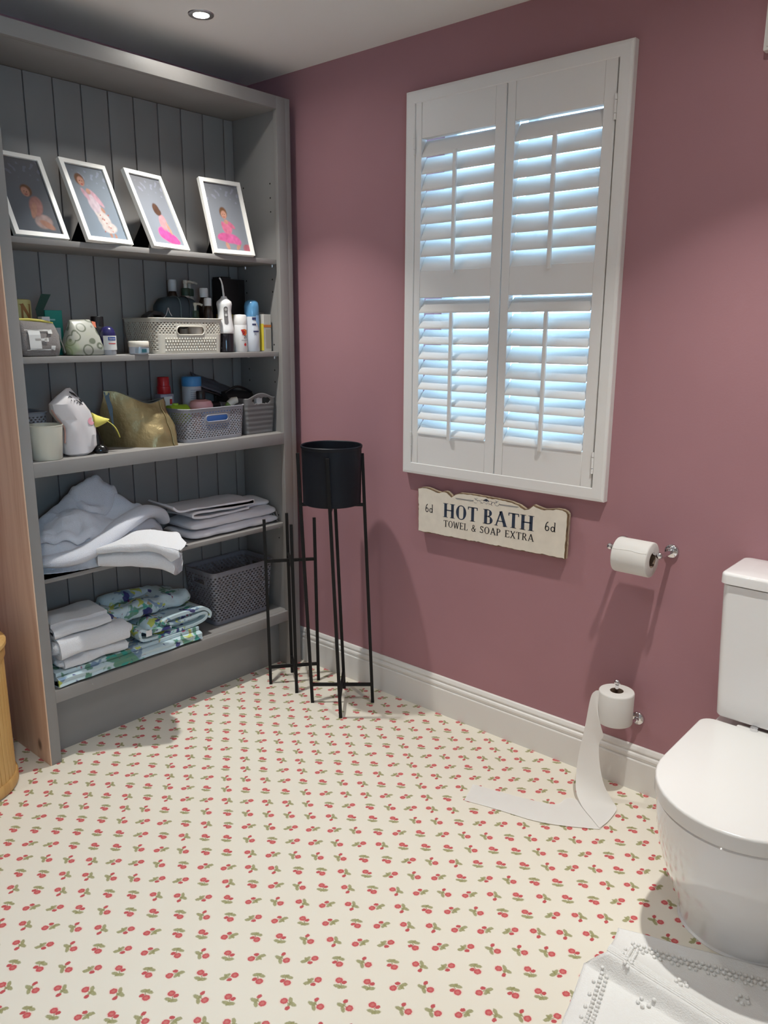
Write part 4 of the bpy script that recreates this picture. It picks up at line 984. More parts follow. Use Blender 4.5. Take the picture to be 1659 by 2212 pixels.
# things standing in the cream basket
zi = S2+.003
t = thing('hair_brush', 'black hair accessory poking out of the left of the cream basket', 'hairbrush', (.165, -.665, zi+.09))
loft('bristle_pad', [rrect(.165, -.625, .03*(1-.2*k), .045-.010*k, .02, zi+.085+.022*k, 5) for k in range(3)], BLACKPL, t, ang=70)
loft('head', [[(.165+a, -.665+b+k*.032, zi+.118+.032*k-.011*k*k+c) for a, b, c in ((-.02, 0, 0), (.02, 0, 0), (.02, .01, .018-.004*k), (-.02, .01, .018-.004*k))] for k in range(4)], BLACKPL, t)
tube('wire_loop', smooth_path([(.20, -.60, zi+.125), (.20, -.585, zi+.14), (.20, -.575, zi+.165), (.20, -.570, zi+.150), (.20, -.560, zi+.135)], 4), .0016, CHROMEB, t, 6)
t = thing('toiletry_bag', 'dark teal zipped toiletry bag in the cream basket', 'toiletry bag', (.150, -.505, zi), group='pouches on the shelves')
rings = []
for k in range(9):
    y = -.592+.176*k/8; f = (1-(abs(k-4)/4)**5*.45)
    rings.append([(.150+.046*f*math.cos(a)*(abs(math.cos(a))**-.35 if abs(math.cos(a)) > .02 else 1), y, zi+.150+.058*f*math.sin(a)*(abs(math.sin(a))**-.35 if abs(math.sin(a)) > .02 else 1)) for a in [2*PI*i/24 for i in range(24)]])
tb = C('dark_teal_nylon', (.028, .048, .060), .6, bump=(60, .2))
loft('body', rings, tb, t, ang=60)
for yy in (-.516, -.474): tube('piping', [(.150+.0475*math.cos(a)*(abs(math.cos(a))**-.35 if abs(math.cos(a)) > .02 else 1), yy, zi+.150+.0595*math.sin(a)*(abs(math.sin(a))**-.35 if abs(math.sin(a)) > .02 else 1)) for a in [2*PI*i/24 for i in range(25)]], .0022, C('teal_piping', (.10, .14, .15), .6) if yy < -.5 else BLACKPL, t, 6)
def pump(label, x, y, zz, r, h, body, neckm, pumpm):
    t = thing('pump_bottle', label, 'bottle', (x, y, zz), group='bottles in the cream basket')
    lathe('body', [(r*.95, 0), (r, .004), (r, h*.72), (r*.92, h*.82), (r*.6, h*.93), (r*.42, h)], 0, 0, 0, body, t, 24, world=False)
    lathe('collar', [(r*.52, h), (r*.56, h+.003), (r*.56, h+.026), (r*.50, h+.029)], 0, 0, 0, neckm, t, 20, world=False)
    lathe('pump_stem', [(r*.24, h+.028), (r*.24, h+.046), (r*.30, h+.048), (r*.30, h+.058), (r*.2, h+.060)], 0, 0, 0, pumpm, t, 14, world=False)
    tube('nozzle', [(0, 0, h+.054), (.002, r*.7, h+.055), (.004, r*1.15, h+.050)], .0045, pumpm, t, 8, world=False)
    return t
pump('beige pump bottle with a dark collar, the front tall one', .118, -.435, zi, .031, .215, beige, dkgreen, C('ivory_pump', (.56, .53, .45), .4))
pump('beige pump bottle with a dark collar, standing behind its twin', .083, -.392, zi, .031, .215, beige, dkgreen, C('ivory_pump2', (.50, .47, .40), .4))
pump('short beige pump bottle with a dark green collar at the basket corner', .190, -.447, zi, .028, .128, beige, dkgreen, C('ivory_pump3', (.50, .47, .38), .4))
def capped(label, x, y, zz, r, h, caph, body, capm, grp='bottles in the cream basket'):
    return bottle('bottle', label, 'bottle', x, y, zz, [('body', [(r*.95, 0), (r, .004), (r, h*.78), (r*.85, h*.9), (r*.55, h)], body), ('cap', [(r*.66, h), (r*.70, h+.002), (r*.72, h+caph*.85), (r*.64, h+caph)], capm)], grp)
capped('dark bottle with a tall white cap behind the toiletry bag', .080, -.470, zi, .024, .232, .044, brown, C('frosted_cap', (.55, .55, .55), .3))
capped('dark brown bottle with a ribbed white cap at the basket right end', .150, -.402+.03, zi, .024, .21, .036, brown, WHITEPL)
capped('dark bottle with a white cap in front of the taller dark one', .205, -.395, zi, .020, .176, .030, brown, WHITEPL)
# right of the basket
t = thing('water_flosser', 'white handheld water flosser with dark tank and thin nozzle', 'water flosser', (.235, -.339, z))
lathe('tank', [(.030, 0), (.034, .003), (.035, .030), (.034, .070), (.033, .073)], 0, 0, 0, C('smoked_tank', (.012, .012, .016), .08), t, 28, world=False)
lathe('body', [(.0345, .073), (.036, .076), (.0345, .090), (.029, .130), (.027, .160), (.029, .176), (.0305, .186), (.028, .196), (.018, .204), (.013, .209), (.010, .216)], 0, 0, 0, WHITEPL, t, 28, world=False)
tube('nozzle', smooth_path([(0, 0, .214), (0, -.002, .232), (0, -.006, .262), (0, -.012, .278), (0, -.018, .285)], 4), [.0062]+[.0042]*3+[.0036]*4+[.003]*9, WHITEPL, t, 10, world=False)
pa = [(.0085*math.cos(2*PI*k/24)-.006, .142+(.026 if math.sin(2*PI*k/24) > 0 else -.026)+.0085*math.sin(2*PI*k/24)) for k in range(24)]
def onbody(yy, zz, off): 
    prof = [(.0345, .090), (.029, .130), (.027, .160), (.029, .176), (.0305, .186)]; r = .03
    for (r0, z0_), (r1_, z1_) in zip(prof[:-1], prof[1:]):
        if z0_ <= zz <= z1_: r = r0+(r1_-r0)*(zz-z0_)/(z1_-z0_)
    r += off; a = yy/r-.25; return (r*math.cos(a), r*math.sin(a), zz)
wrap_poly('button_panel', pa, lambda y_, z_: onbody(y_, z_, .0008), C('grey_panel', (.13, .12, .12), .5), t)
for zz in (.165, .144): wrap_poly('button', [(-.006+.0055*math.cos(2*PI*k/14), zz+.0055*math.sin(2*PI*k/14)) for k in range(14)], lambda y_, z_: onbody(y_, z_, .0018), C('button_grey', (.42, .41, .39), .4), t)
t = thing('carton', 'tall black box at the back right of the second shelf', 'carton', (.080, -.185, z), group='cartons on the second shelf')
rbox('box', .045, .115, -.250, -.135, z, z+.292, C('black_card', (.006, .006, .008), .5), t, .001); rbox('lid_flap', .047, .113, -.248, -.205, z+.292, z+.300, C('black_card2', (.008, .008, .010), .5), t, .001)
rbox('side_strip', .1150, .1156, -.168, -.166, z+.004, z+.288, C('black_card3', (.02, .02, .022), .5), t, 0)
t = thing('carton', 'yellow carton half hidden behind the white sun-lotion bottle', 'carton', (.200, -.298, z), group='cartons on the second shelf')
rbox('box', .170, .205, -.330, -.272, z, z+.148, yellow, t, .001); rbox('print_band', .2051, .2056, -.328, -.274, z+.09, z+.128, C('olive_print', (.24, .20, .03), .5), t, 0)
t = bottle('bottle', 'white sun-lotion bottle printed P20 in red and black', 'bottle', .232, -.262, z, [('body', [(.026, 0), (.0285, .004), (.0285, .104), (.0280, .106)], WHITEPL), ('cap', [(.0275, .106), (.0282, .110), (.0275, .143), (.024, .147), (.004, .148)], C('white_cap', (.70, .68, .66), .35))])
Rr = .0285
wrap_poly('logo_flash', ((-.016, .088), (.000, .0905), (.014, .086), (.015, .074), (.008, .066), (-.001, .064)), wrap(Rr, .0006), C('logo_orange', (.62, .13, .02), .5), t)
wrap_poly('logo_flash', ((-.016, .088), (-.007, .089), (.002, .078), (-.001, .064), (-.009, .072)), wrap(Rr, .0009), redp, t)
sans('lettering', 'P', .026, lambda x, y: wrap(Rr, .0014, .0655)(x-.005, y), C('dark_red_print', (.25, .01, .012), .5), t, world=False)
sans('lettering', '20', .017, (lambda x, y: wrap(Rr, .0015, .0535)(x+.003, y)), INK, t, world=False)
wrap_poly('print_line', ((-.014, .045), (.016, .045), (.016, .0475), (-.014, .0475)), wrap(Rr, .0006), C('print_grey', (.35, .35, .36), .5), t)
wrap_poly('print_dot', [(.002+.006*math.cos(2*PI*k/12), .029+.006*math.sin(2*PI*k/12)) for k in range(12)], wrap(Rr, .0008), redp, t)
t = bottle('bottle', 'white sunscreen spray with clear blue cap marked 70', 'bottle', .240, -.205, z, [('body', [(.027, 0), (.030, .004), (.0305, .06), (.030, .120), (.029, .140)], C('spray_white', (.60, .63, .68), .3)), ('cap', [(.0293, .140), (.0300, .150), (.0300, .180), (.027, .196), (.018, .204), (.004, .206)], sky)])
Rs = .0305
wrap_poly('blue_swoosh', ((-.004, .145), (.016, .145), (.020, .110), (.022, .075), (.012, .092), (.004, .108), (-.004, .122)), wrap(Rs, .0007), C('swoosh_blue', (.24, .42, .66), .35), t)
for za, zb_, x0, x1 in ((.127, .137, -.020, -.004), (.106, .112, -.020, -.004), (.0785, .084, -.016, .010)): wrap_poly('print_band', ((x0, za), (x1, za), (x1, zb_), (x0, zb_)), wrap(Rs, .0008), C('navy_print', (.02, .025, .09), .5), t)
sans('lettering', '70', .0130, lambda x, y: wrap(Rs, .0009, .0655)(x-.008, y), C('navy_print2', (.03, .04, .10), .5), t, world=False)
t = thing('carton', 'narrow white and orange carton at the far right of the second shelf', 'carton', (.245, -.142, z), math.radians(8), 'cartons on the second shelf')
rbox('box', -.016, .016, -.024, .022, 0, .150, C('white_card', (.52, .50, .46), .5), t, .0008, 1, world=False)
rbox('orange_band', .0160, .0166, -.024, .022, .098, .108, orange, t, 0, world=False); rbox('side_print', -.016, .016, -.0250, -.0241, .004, .112, yellow, t, 0, world=False)
rbox('print_panel', .0160, .0164, -.012, .018, .012, .090, C('print_beige', (.40, .36, .30), .5), t, 0, world=False)
t = tag(rbox('carton', .185, .215, -.172, -.118, z, z+.158, C('grey_card', (.24, .22, .20), .5), None, .001), 'grey-brown carton standing behind the narrow orange-banded carton', 'carton', 'cartons on the second shelf')

# --- middle shelf
z = S3+.0004
t = bottle('tin', 'open cream metal tin at the left of the middle shelf', 'tin', .254, -1.120, z, [])
lathe('body', [(.001, 0), (.048, 0), (.0505, .003), (.0575, .112), (.0590, .1135), (.0590, .1155), (.0565, .1155), (.0550, .111), (.0490, .006), (.001, .006)], 0, 0, 0, C('cream_enamel', (.62, .60, .50), .3), t, 40, False, False, world=False)
t = thing('novelty_bag', 'crumpled white bag with drawn lashes, pink cheek and yellow beak', 'bag', (.245, -1.005, z))
wbm = C('white_coated_cloth', (.66, .62, .62), .5)
rings = []
RG = [(1.0696, -1.040, -.972, .026), (1.078, -1.052, -.955, .040), (1.10, -1.060, -.941, .046), (1.14, -1.0585, -.936, .046), (1.17, -1.053, -.938, .042), (1.195, -1.068, -.944, .040), (1.22, -1.086, -.951, .040), (1.25, -1.088, -.975, .036), (1.275, -1.066, -.996, .026), (1.290, -1.045, -1.008, .014), (1.300, -1.030, -1.015, .005)]
for k, (zz, y0, y1, dx) in enumerate(RG):
    yc, hy_ = (y0+y1)/2, (y1-y0)/2; ring = []
    for i in range(30):
        a = 2*PI*i/30; c, s = math.cos(a), math.sin(a); x = .245+dx*c*abs(c)**-.2 if abs(c) > .02 else .245; y = yc+hy_*s
        w_ = nz(y*26, zz*22, c*1.5); x += .016*w_*(dx/.046); y += .006*nz(x*40, zz*30, 3); ring.append((x, y, zz+.004*nz(y*50, c, k)))
    rings.append(ring)
loft('body', rings, wbm, t, ang=22)
def bag_x(y, zz):
    best = None
    for r_ in rings:
        for q in r_:
            if q[0] > .24:
                d = (q[1]-y)**2+(q[2]-zz)**2
                if best is None or d < best[0]: best = (d, q[0])
    return best[1]
def on_bag(pts, off): return [(bag_x(y, zz)+off, y, zz) for y, zz in pts]
tube('seam_edging', smooth_path([(.252, -1.088, 1.232), (.262, -1.078, 1.205), (.266, -1.058, 1.175), (.270, -1.057, 1.150), (.268, -1.060, 1.118)], 4), .0028, C('peach_trim', (.42, .24, .20), .7), t, 6)
def flat_on(name, pts, m, x0=.292):
    return mesh_obj(name, pts, [tuple(range(len(pts)))], m, t)
for pth, rr in (([(-1.026, 1.288), (-1.012, 1.279), (-1.000, 1.268), (-.990, 1.254)], .0036), ([(-1.034, 1.276), (-1.018, 1.266), (-1.003, 1.256), (-.988, 1.244)], .0014)):
    tube('drawn_eye', on_bag([(v[0], v[1]) for v in [tuple(q) for q in smooth_path([(p[0], p[1], 0) for p in pth], 3)]], .0012), rr, INK, t, 6)
for k in range(6):
    f = k/5; y_, z_ = -1.034+.046*f, 1.276-.032*f; tube('lash', on_bag([(y_, z_), (y_-.004+.002*f, z_-.005), (y_-.007+.003*f, z_-.009)], .0010), .0010, INK, t, 5)
ck = [(bag_x(-.965+.013*math.cos(2*PI*k/16), 1.186+.013*math.sin(2*PI*k/16))+.0016, -.965+.013*math.cos(2*PI*k/16), 1.186+.013*math.sin(2*PI*k/16)) for k in range(16)]
cc = (bag_x(-.965, 1.186)+.003, -.965, 1.186)
mesh_obj('cheek', ck+[cc], [(k, (k+1) % 16, 16) for k in range(16)], C('pink_blush', (.72, .33, .40), .6), t, smooth=True)
yel = C('yellow_cloth', (.68, .62, .14), .6)
loft('beak', [[(.262+dx*c, y, zz+h*s) for c, s in [(math.cos(2*PI*i/12), math.sin(2*PI*i/12)) for i in range(12)]] for y, zz, dx, h in ((-.952, 1.186, .022, .028), (-.930, 1.182, .018, .020), (-.905, 1.182, .012, .010), (-.888, 1.184, .004, .003))], yel, t, ang=40)
tube('beak_strip', smooth_path([(.268, -.898, 1.180), (.272, -.880, 1.165), (.274, -.866, 1.144), (.274, -.856, 1.118)], 5), [.004]*5+[.006]*6+[.005]*4+[.002], yel, t, 8, flat=.35)
t = thing('sponge_bag', 'shiny black bag slumped behind the white bird bag', 'bag', (.200, -.935, z))
loft('body', [[(.185+.040*f*math.cos(a)*(1+.2*nz(math.cos(a)*2, math.sin(a)*2, zz*40)), -.925+.048*f*math.sin(a)*(1+.2*nz(math.cos(a)*3, math.sin(a)*2, zz*30+5)), z+zz) for a in [2*PI*i/20 for i in range(20)]] for zz, f in ((0, .8), (.006, 1), (.03, 1.05), (.06, .85), (.09, .6), (.105, .3))], C('black_pvc', (.006, .006, .007), .22), t, ang=35)
loft('lower_fold', [[(.262+.022*f*math.cos(a)*(1+.3*nz(math.cos(a)*2, math.sin(a)*2, zz*40)), -.925+.026*f*math.sin(a), z+zz) for a in [2*PI*i/16 for i in range(16)]] for zz, f in ((0, .9), (.010, 1.05), (.022, .8), (.030, .3))], C('black_pvc2', (.006, .006, .007), .18), t, ang=35)
# gold bag
t = thing('gold_bag', 'gold metallic wash bag standing open on the middle shelf', 'bag', (.20, -.73, z))
gold = C('gold_metallic_leather', (.30, .235, .12), .36, metal=.7, bump=(34, .8, 4))
gbm = []
foot = [(.115, -.862), (.200, -.800), (.262, -.752), (.287, -.728), (.298, -.690), (.302, -.640), (.292, -.628), (.235, -.612), (.165, -.620), (.125, -.660), (.100, -.74), (.098, -.82)]
topl = [(.150, -.838, .205), (.172, -.800, .203), (.205, -.748, .176), (.222, -.716, .160), (.230, -.688, .157), (.236, -.655, .168), (.232, -.640, .172), (.222, -.634, .172), (.205, -.650, .168), (.190, -.690, .160), (.165, -.745, .176), (.145, -.815, .203)]
f2 = [tuple(v) for v in smooth_path([(*p, 0) for p in foot]+[(*foot[0], 0)], 4)][:-1]; t2 = [tuple(v) for v in smooth_path(topl+[topl[0]], 4)][:-1]
for k in range(13):
    s = k/12; bul = math.sin(s*PI)*.10; ring = []
    for i, (a, b) in enumerate(zip(f2, t2)):
        x = a[0]+(b[0]-a[0])*(s**1.15); y = a[1]+(b[1]-a[1])*(s**1.15); zz = z+s*b[2]
        cx_, cy_ = .205, -.73; x += (x-cx_)*bul*.5; y += (y-cy_)*bul*.12
        d = .016*nz(x*24+3, y*24, zz*12)*math.sin(s*PI)**.5; d += .010*abs(nz(x*46, y*46, zz*24))*math.sin(s*PI); x += d; y += d*.5; ring.append((x, y, zz))
    gbm.append(ring)
loft('body', gbm, gold, t, True, False, ang=45)
loft('lining', [[(x, y, zz-.0015) for x, y, zz in gbm[-1]], [(.196+(x-.196)*.9, -.73+(y+.73)*.96, zz-.03) for x, y, zz in gbm[-1]], [(.196+(x-.196)*.5, -.73+(y+.73)*.8, z+.05) for x, y, zz in gbm[-1]]], BLACKPL, t, False, True)
tube('zip_edge', [(x, y, zz+.001) for x, y, zz in gbm[-1]]+[tuple(Vector(gbm[-1][0])+Vector((0, 0, .001)))], .0018, C('zip_grey', (.10, .10, .09), .5), t, 6)
tube('end_seam', [tuple(Vector(r[19])+Vector((.003, .001, 0))) for r in gbm], .0022, gold, t, 6)
# things in the light grey basket
zi = S3+.004
G2 = 'bottles in the light grey basket'
t = thing('bottle', 'red-capped bottle at the back left of the grey basket', 'bottle', (.120, -.560, zi), group=G2)
rbox('body', .098, .142, -.592, -.530, zi, zi+.176, C('clear_lilac', (.28, .28, .36), .2), t, .006); rbox('label', .1421, .1426, -.578, -.540, zi+.08, zi+.165, labelw, t, 0)
rbox('red_mark', .1427, .1430, -.552, -.541, zi+.135, zi+.155, redp, t, 0)
lathe('cap', [(.026, .176), (.027, .178), (.0262, .205), (.0235, .207), (.0225, .238), (.0205, .241)], .120, -.562, zi, redc, t, 24)
t = capped('white bottle with a wide blue lid standing in the grey basket', .130, -.438, zi, .039, .200, .0, labelw, bluec, G2)
for ch in list(t.children): bpy.data.objects.remove(ch)
lathe('body', [(.036, 0), (.038, .004), (.0385, .200), (.037, .202)], 0, 0, 0, C('white_label_tub', (.48, .50, .54), .35), t, 28, world=False); lathe('lid', [(.0392, .200), (.0398, .203), (.0398, .233), (.037, .238), (.004, .239)], 0, 0, 0, bluec, t, 28, world=False)
for k in range(5): label_patch(t, 0, .026, .184-.008*k, .187-.008*k, C('tub_print', (.25, .27, .33), .5), 'print_line', r=.0390)
t = thing('bottle', 'round pink bottle with a black cap at the front of the grey basket', 'bottle', (.205, -.450, zi), group=G2)
lathe('body', [(.030, .02), (.040, .06), (.047, .105), (.047, .130), (.040, .145), (.018, .152)], 0, 0, 0, pink, t, 28, sy=1.0, world=False); lathe('cap', [(.0175, .151), (.0180, .153), (.0175, .182), (.015, .185)], 0, 0, 0, BLACKPL, t, 20, world=False)
t = thing('bottle', 'lime green bottle lying in the grey basket beside the pink one', 'bottle', (.190, -.560, zi), group=G2)
loft('body', [[(.190+.036*math.cos(a), y, zi+.098+.038*math.sin(a)) for a in [2*PI*i/20 for i in range(20)]] for y in (-.592, -.588, -.520, -.512)], lime, t); lathe('ring_cap', [(.012, .13), (.012, .142)], .190, -.56, zi, lime, t, 14)
t = thing('bottle', 'white squeezy tube leaning on the right rim of the grey basket', 'bottle', (.215, -.330, zi+.04), group=G2)
tube('body', [(.20, -.360, zi+.02), (.215, -.335, zi+.095), (.222, -.318, zi+.128)], [.014, .018, .015], C('green_tube', (.22, .34, .10), .4), t, 14); tube('cap', [(.221, -.322, zi+.124), (.227, -.306, zi+.138), (.233, -.290, zi+.141)], [.016, .016, .013], C('ivory_cap', (.70, .68, .60), .35), t, 14)
t = tag(rbox('carton', .242, .262, -.480, -.350, zi+.03, zi+.115, C('blue_white_pack', (.05, .13, .38), .4), None, .002), 'blue packet seen through the handle of the light grey basket', 'packet')
t = thing('bottle', 'dark bottles and tubes jumbled at the back of the grey basket', 'bottle', (.125, -.350, zi), group=G2)
t['label'] = 'dark tube lying across the back right of the grey basket'
tube('body', [(.12, -.50+.02, zi+.105), (.125, -.40, zi+.110), (.13, -.31, zi+.112)], .02, BLACKPL, t, 14); tube('cap', [(.13, -.312, zi+.112), (.131, -.298, zi+.112)], .014, DGREYPL, t, 12)
# in the ribbed basket
t = thing('packet', 'grey plastic packet flopped over the back of the ribbed basket', 'packet', (.09, -.26, S3+.15))
V, F = [], []
for j in range(9):
    for i in range(9):
        u, v = i/8, j/8; y = -.40+.235*u; V.append((.070+.05*v+.006*nz(u*4, v*4, 2), y, S3+.255-.085*u-.055*v*(1-.2*u)+.010*nz(u*5, v*5, 7)))
for j in range(8):
    for i in range(8): F.append((j*9+i, j*9+i+1, j*9+i+10, j*9+i+9))
o = mesh_obj('film', V, F, C('grey_film', (.085, .095, .115), .28), t, smooth=True); o.modifiers.new('t', 'SOLIDIFY').thickness = .004
V = [(x+.012, y-.004, zz-.012) for x, y, zz in V if True]
o = mesh_obj('film_edge', V[54:81], [(i, i+1, i+10, i+9) for r in (0, 9) for i in range(r, r+8)], C('black_film', (.01, .01, .012), .3), t, smooth=True); o.modifiers.new('t', 'SOLIDIFY').thickness = .003
t = thing('sponge_bag', 'black wash bag lying in the ribbed basket behind the bottles', 'bag', (.13, -.25, S3+.1))
loft('body', [[(.125+.05*f*math.cos(a), y, S3+.135+.042*f*math.sin(a)+.006*nz(y*20, a, 1)) for a in [2*PI*i/18 for i in range(18)]] for y, f in ((-.288, .5), (-.282, .85), (-.24, 1), (-.19, .95), (-.145, .8), (-.138, .4))], C('black_nylon', (.010, .010, .011), .6), t, ang=50)
tube('strap', smooth_path([(.150, -.285, S3+.17), (.160, -.24, S3+.192), (.162, -.20, S3+.186), (.155, -.15, S3+.165)], 4), .005, BLACKPL, t, 8)
t = tag(rbox('carton', .236, .256, -.206, -.176, S3+.006, S3+.150, WHITEPL, None, .002), 'white packet seen through the handle of the ribbed grey basket', 'packet')

# ================================================================ TOWELS AND LINEN
def slab(name, t, x0, x1, y0, y1, z0, z1, m, seed, sag=.0, front_r=.5, nu=40, nv=26, amp=.004):
    """soft folded cloth: rounded slab with rolled edges, gently crumpled"""
    rings = []; h = z1-z0
    for i in range(nu+1):
        y = y0+(y1-y0)*i/nu; e = min(i, nu-i)/nu; f = 1-math.exp(-e*26)*.55; ring = []
        for k in range(nv):
            a = 2*PI*k/nv; c, s = math.cos(a), math.sin(a); sc, ss = (abs(c)**.55)*(1 if c >= 0 else -1), (abs(s)**.62)*(1 if s >= 0 else -1)
            x = (x0+x1)/2+(x1-x0)/2*sc*(1-(1-f)*.18); zz = (z0+z1)/2+h/2*ss*f
            w_ = nz(x*11+seed, y*11, zz*9); w2_ = nz(x*34, y*30+seed, zz*30)
            top = max(0, s); zz += (amp*2.2*w_+amp*w2_)*top; x += (amp*1.6*w2_+amp*nz(y*16, seed, 0)*1.5)*(1 if c > 0 else .3)
            zz = max(z0, zz-(sag*top*(1-e*2)))
            ring.append((x, y+amp*w_*(1 if e < .04 else 0), zz))
        rings.append(ring)
    return loft(name, rings, m, t, ang=80)
def fold_strip(name, t, path, th, d0, d1, m, seed, amp=.003, n=14, axis='Y'):
    """a cloth folded along `path` (2-D, u/z), run from d0 to d1 along the other axis"""
    P = smooth_path([(p[0], p[1], 0) for p in path], 5); L_, R_ = [], []
    for i, p in enumerate(P):
        a = P[max(i-1, 0)]; b = P[min(i+1, len(P)-1)]; tt = (b-a).normalized(); nn = Vector((-tt.y, tt.x, 0))*th/2
        L_.append(p+nn); R_.append(p-nn)
    outl = L_+R_[::-1]; rings = []
    for k in range(n+1):
        d = d0+(d1-d0)*k/n; ring = []
        for p in outl:
            u = p.x+amp*nz(p.x*14+seed, p.y*14, d*9); zz = p.y+amp*nz(p.x*12, p.y*20+seed, d*11)
            ring.append((u, d, zz) if axis == 'Y' else (d, u, zz))
        rings.append(ring)
    return loft(name, rings, m, t, ang=70)
# --- fourth shelf: heap of bath towels
z = S4+.0004
t = thing('towel', 'pale grey crumpled bath towel heaped at the left of the fourth shelf', 'towel', (.15, -.93, z), group='towels on the lower shelves')
V, F = [], []; nx_, ny_ = 44, 84
def heap(x, y):
    u = (y+.93)/.285; w_ = (x-.150)/.130; r = math.sqrt(u*u*.92+w_*w_*.75); d = max(0, 1-r**2.0)
    wx = x+.05*nz(x*7, y*7, 1); wy = y+.06*nz(x*6, y*6, 4)
    rid = 1-abs(nz(wx*7.5, wy*6.0, 2))*2.1; rid2 = 1-abs(nz(wx*13, wy*12, 6))*2.0
    pk = math.exp(-((y+.915)/.17)**2-((x-.11)/.12)**2)
    return z+d**.45*(.125+.10*pk)*(.80+.26*rid)+d**.5*.020*rid2
for j in range(ny_+1):
    for i in range(nx_+1):
        x = .042+.262*i/nx_; y = -1.196+.585*j/ny_; V.append((x, y, heap(x, y)))
for j in range(ny_):
    for i in range(nx_): k = j*(nx_+1)+i; F.append((k, k+1, k+nx_+2, k+nx_+1))
b0 = len(V); V += [(x, y, z) for x, y, _ in V]
for j in range(ny_):
    for i in range(nx_): k = b0+j*(nx_+1)+i; F.append((k, k+nx_+1, k+nx_+2, k+1))
ed = [i for i in range(nx_+1)]+[j*(nx_+1)+nx_ for j in range(1, ny_+1)]+[ny_*(nx_+1)+i for i in range(nx_-1, -1, -1)]+[j*(nx_+1) for j in range(ny_-1, 0, -1)]
for a, b in zip(ed, ed[1:]+ed[:1]): F.append((b, a, b0+a, b0+b))
mesh_obj('crumpled_pile', V, F, TOWELG, t, smooth=True)
def swathe(pts, rad, flat, m, nm='draped_fold', tt=None):
    P = smooth_path(pts, 6); fr = frames(P); rings = []; n_ = 22
    for i, (p, nn, b) in enumerate(fr):
        s = i/(len(fr)-1); r = rad[0]+(rad[1]-rad[0])*math.sin(PI*min(1, max(0, s*.9+.08)))
        rings.append([tuple(p+nn*r*flat*math.cos(2*PI*k/n_)*(1+.12*nz(p.x*20, k*.7, i*.2))+b*r*math.sin(2*PI*k/n_)*(1+.10*nz(k*.6, p.y*18, 3))) for k in range(n_)])
    return loft(nm, rings, m, tt or t, ang=80)
swathe([(.205, -1.190, z+.040), (.255, -1.120, z+.042), (.275, -1.03, z+.052), (.270, -.94, z+.088), (.255, -.85, z+.125), (.235, -.76, z+.148), (.21, -.68, z+.130), (.19, -.640, z+.085)], (.022, .050), .62, TOWELG)
def drape(u0, u1, xt, xb, off, seed, wave, n1=40, n2=22):
    """a flap of towel lying on the heap between y=u0..u1, from x=xt (behind) to x=xb (front hem)"""
    V, F = [], []
    for j in range(n2+1):
        for i in range(n1+1):
            u, v = i/n1, j/n2; y = u0+(u1-u0)*u; xe = xb+wave*math.sin(u*PI*1.3+seed)-.05*(2*u-1)**2; x = xt+(xe-xt)*v
            ridge = .020*abs(nz(u*3.2+seed, v*2.0, 1))+.007*nz(u*9, v*6+seed, 2); roll_ = .012*math.exp(-((v-.94)/.07)**2)
            edge = min(u, 1-u); V.append((x, y+.016*nz(u*2, v*3, seed), max(z+.008, heap(min(x, .296), y))*(1)+off*min(1, edge*8)*(1-.35*v)+ridge+roll_-.014*max(0, v-.94)/.06))
    for j in range(n2):
        for i in range(n1): k = j*(n1+1)+i; F.append((k, k+1, k+n1+2, k+n1+1))
    o = mesh_obj('draped_fold', V, F, TOWELG, t, smooth=True); md = o.modifiers.new('thick', 'SOLIDIFY'); md.thickness = .011; md.offset = 0; md2 = o.modifiers.new('soft', 'SUBSURF'); md2.levels = 1; md2.render_levels = 1
drape(-1.03, -.625, .10, .272, .022, 1.0, .030)
drape(-1.175, -.93, .13, .262, .020, 4.2, .022)
drape(-1.00, -.80, .06, .205, .050, 7.7, .018)
t = thing('towel', 'white folded bath towel jutting over the front of the fourth shelf', 'towel', (.27, -.80, z), group='towels on the lower shelves')
# folded lengthways, the fold mouth turned to the right front, the end sagging over the shelf edge
rings = []
Pth = smooth_path([(-.070, .012, 0), (.060, .010, 0), (.078, .022, 0), (.060, .036, 0), (-.055, .036, 0), (-.068, .048, 0), (-.050, .060, 0), (.080, .058, 0), (.088, .064, 0)], 5)
Lf, Rf = [], []
for i, p in enumerate(Pth):
    a = Pth[max(i-1, 0)]; b = Pth[min(i+1, len(Pth)-1)]; tt = (b-a).normalized(); nn = Vector((-tt.y, tt.x, 0))*.0105; Lf.append(p+nn); Rf.append(p-nn)
outl = Lf+Rf[::-1]
dirv = Vector((.60, .80, 0)).normalized(); across = Vector((.80, -.60, 0)).normalized()
for k in range(19):
    s = k/18; c = Vector((.256, -.955, z+.006))+dirv*(.285*s); sag = -.022*max(0, s-.6)**1.3/.4**1.3; puff = 1+.25*math.sin(s*PI)+.22*s
    rings.append([tuple(c+dirv*(max(0, s-.75)*4*(.016*nz(p.x*16, p.y*40, 5)+(.030 if p.y > .052 else 0)*max(0, p.x/.08)-.022*(p.x/.08)**2))+across*(p.x*.95+.004*nz(p.x*20, p.y*30, s*3))+Vector((0, 0, p.y*puff+sag*(1+.4*(p.x/.08))-.16*max(0, p.x+.03)*min(1, s*1.6)+.004*nz(p.x*18, s*6, p.y*20)+max(0, s-.8)*5*(.012 if p.y > .052 else -.004)))) for p in outl])
loft('folded_layers', rings, TOWEL, t, ang=75)
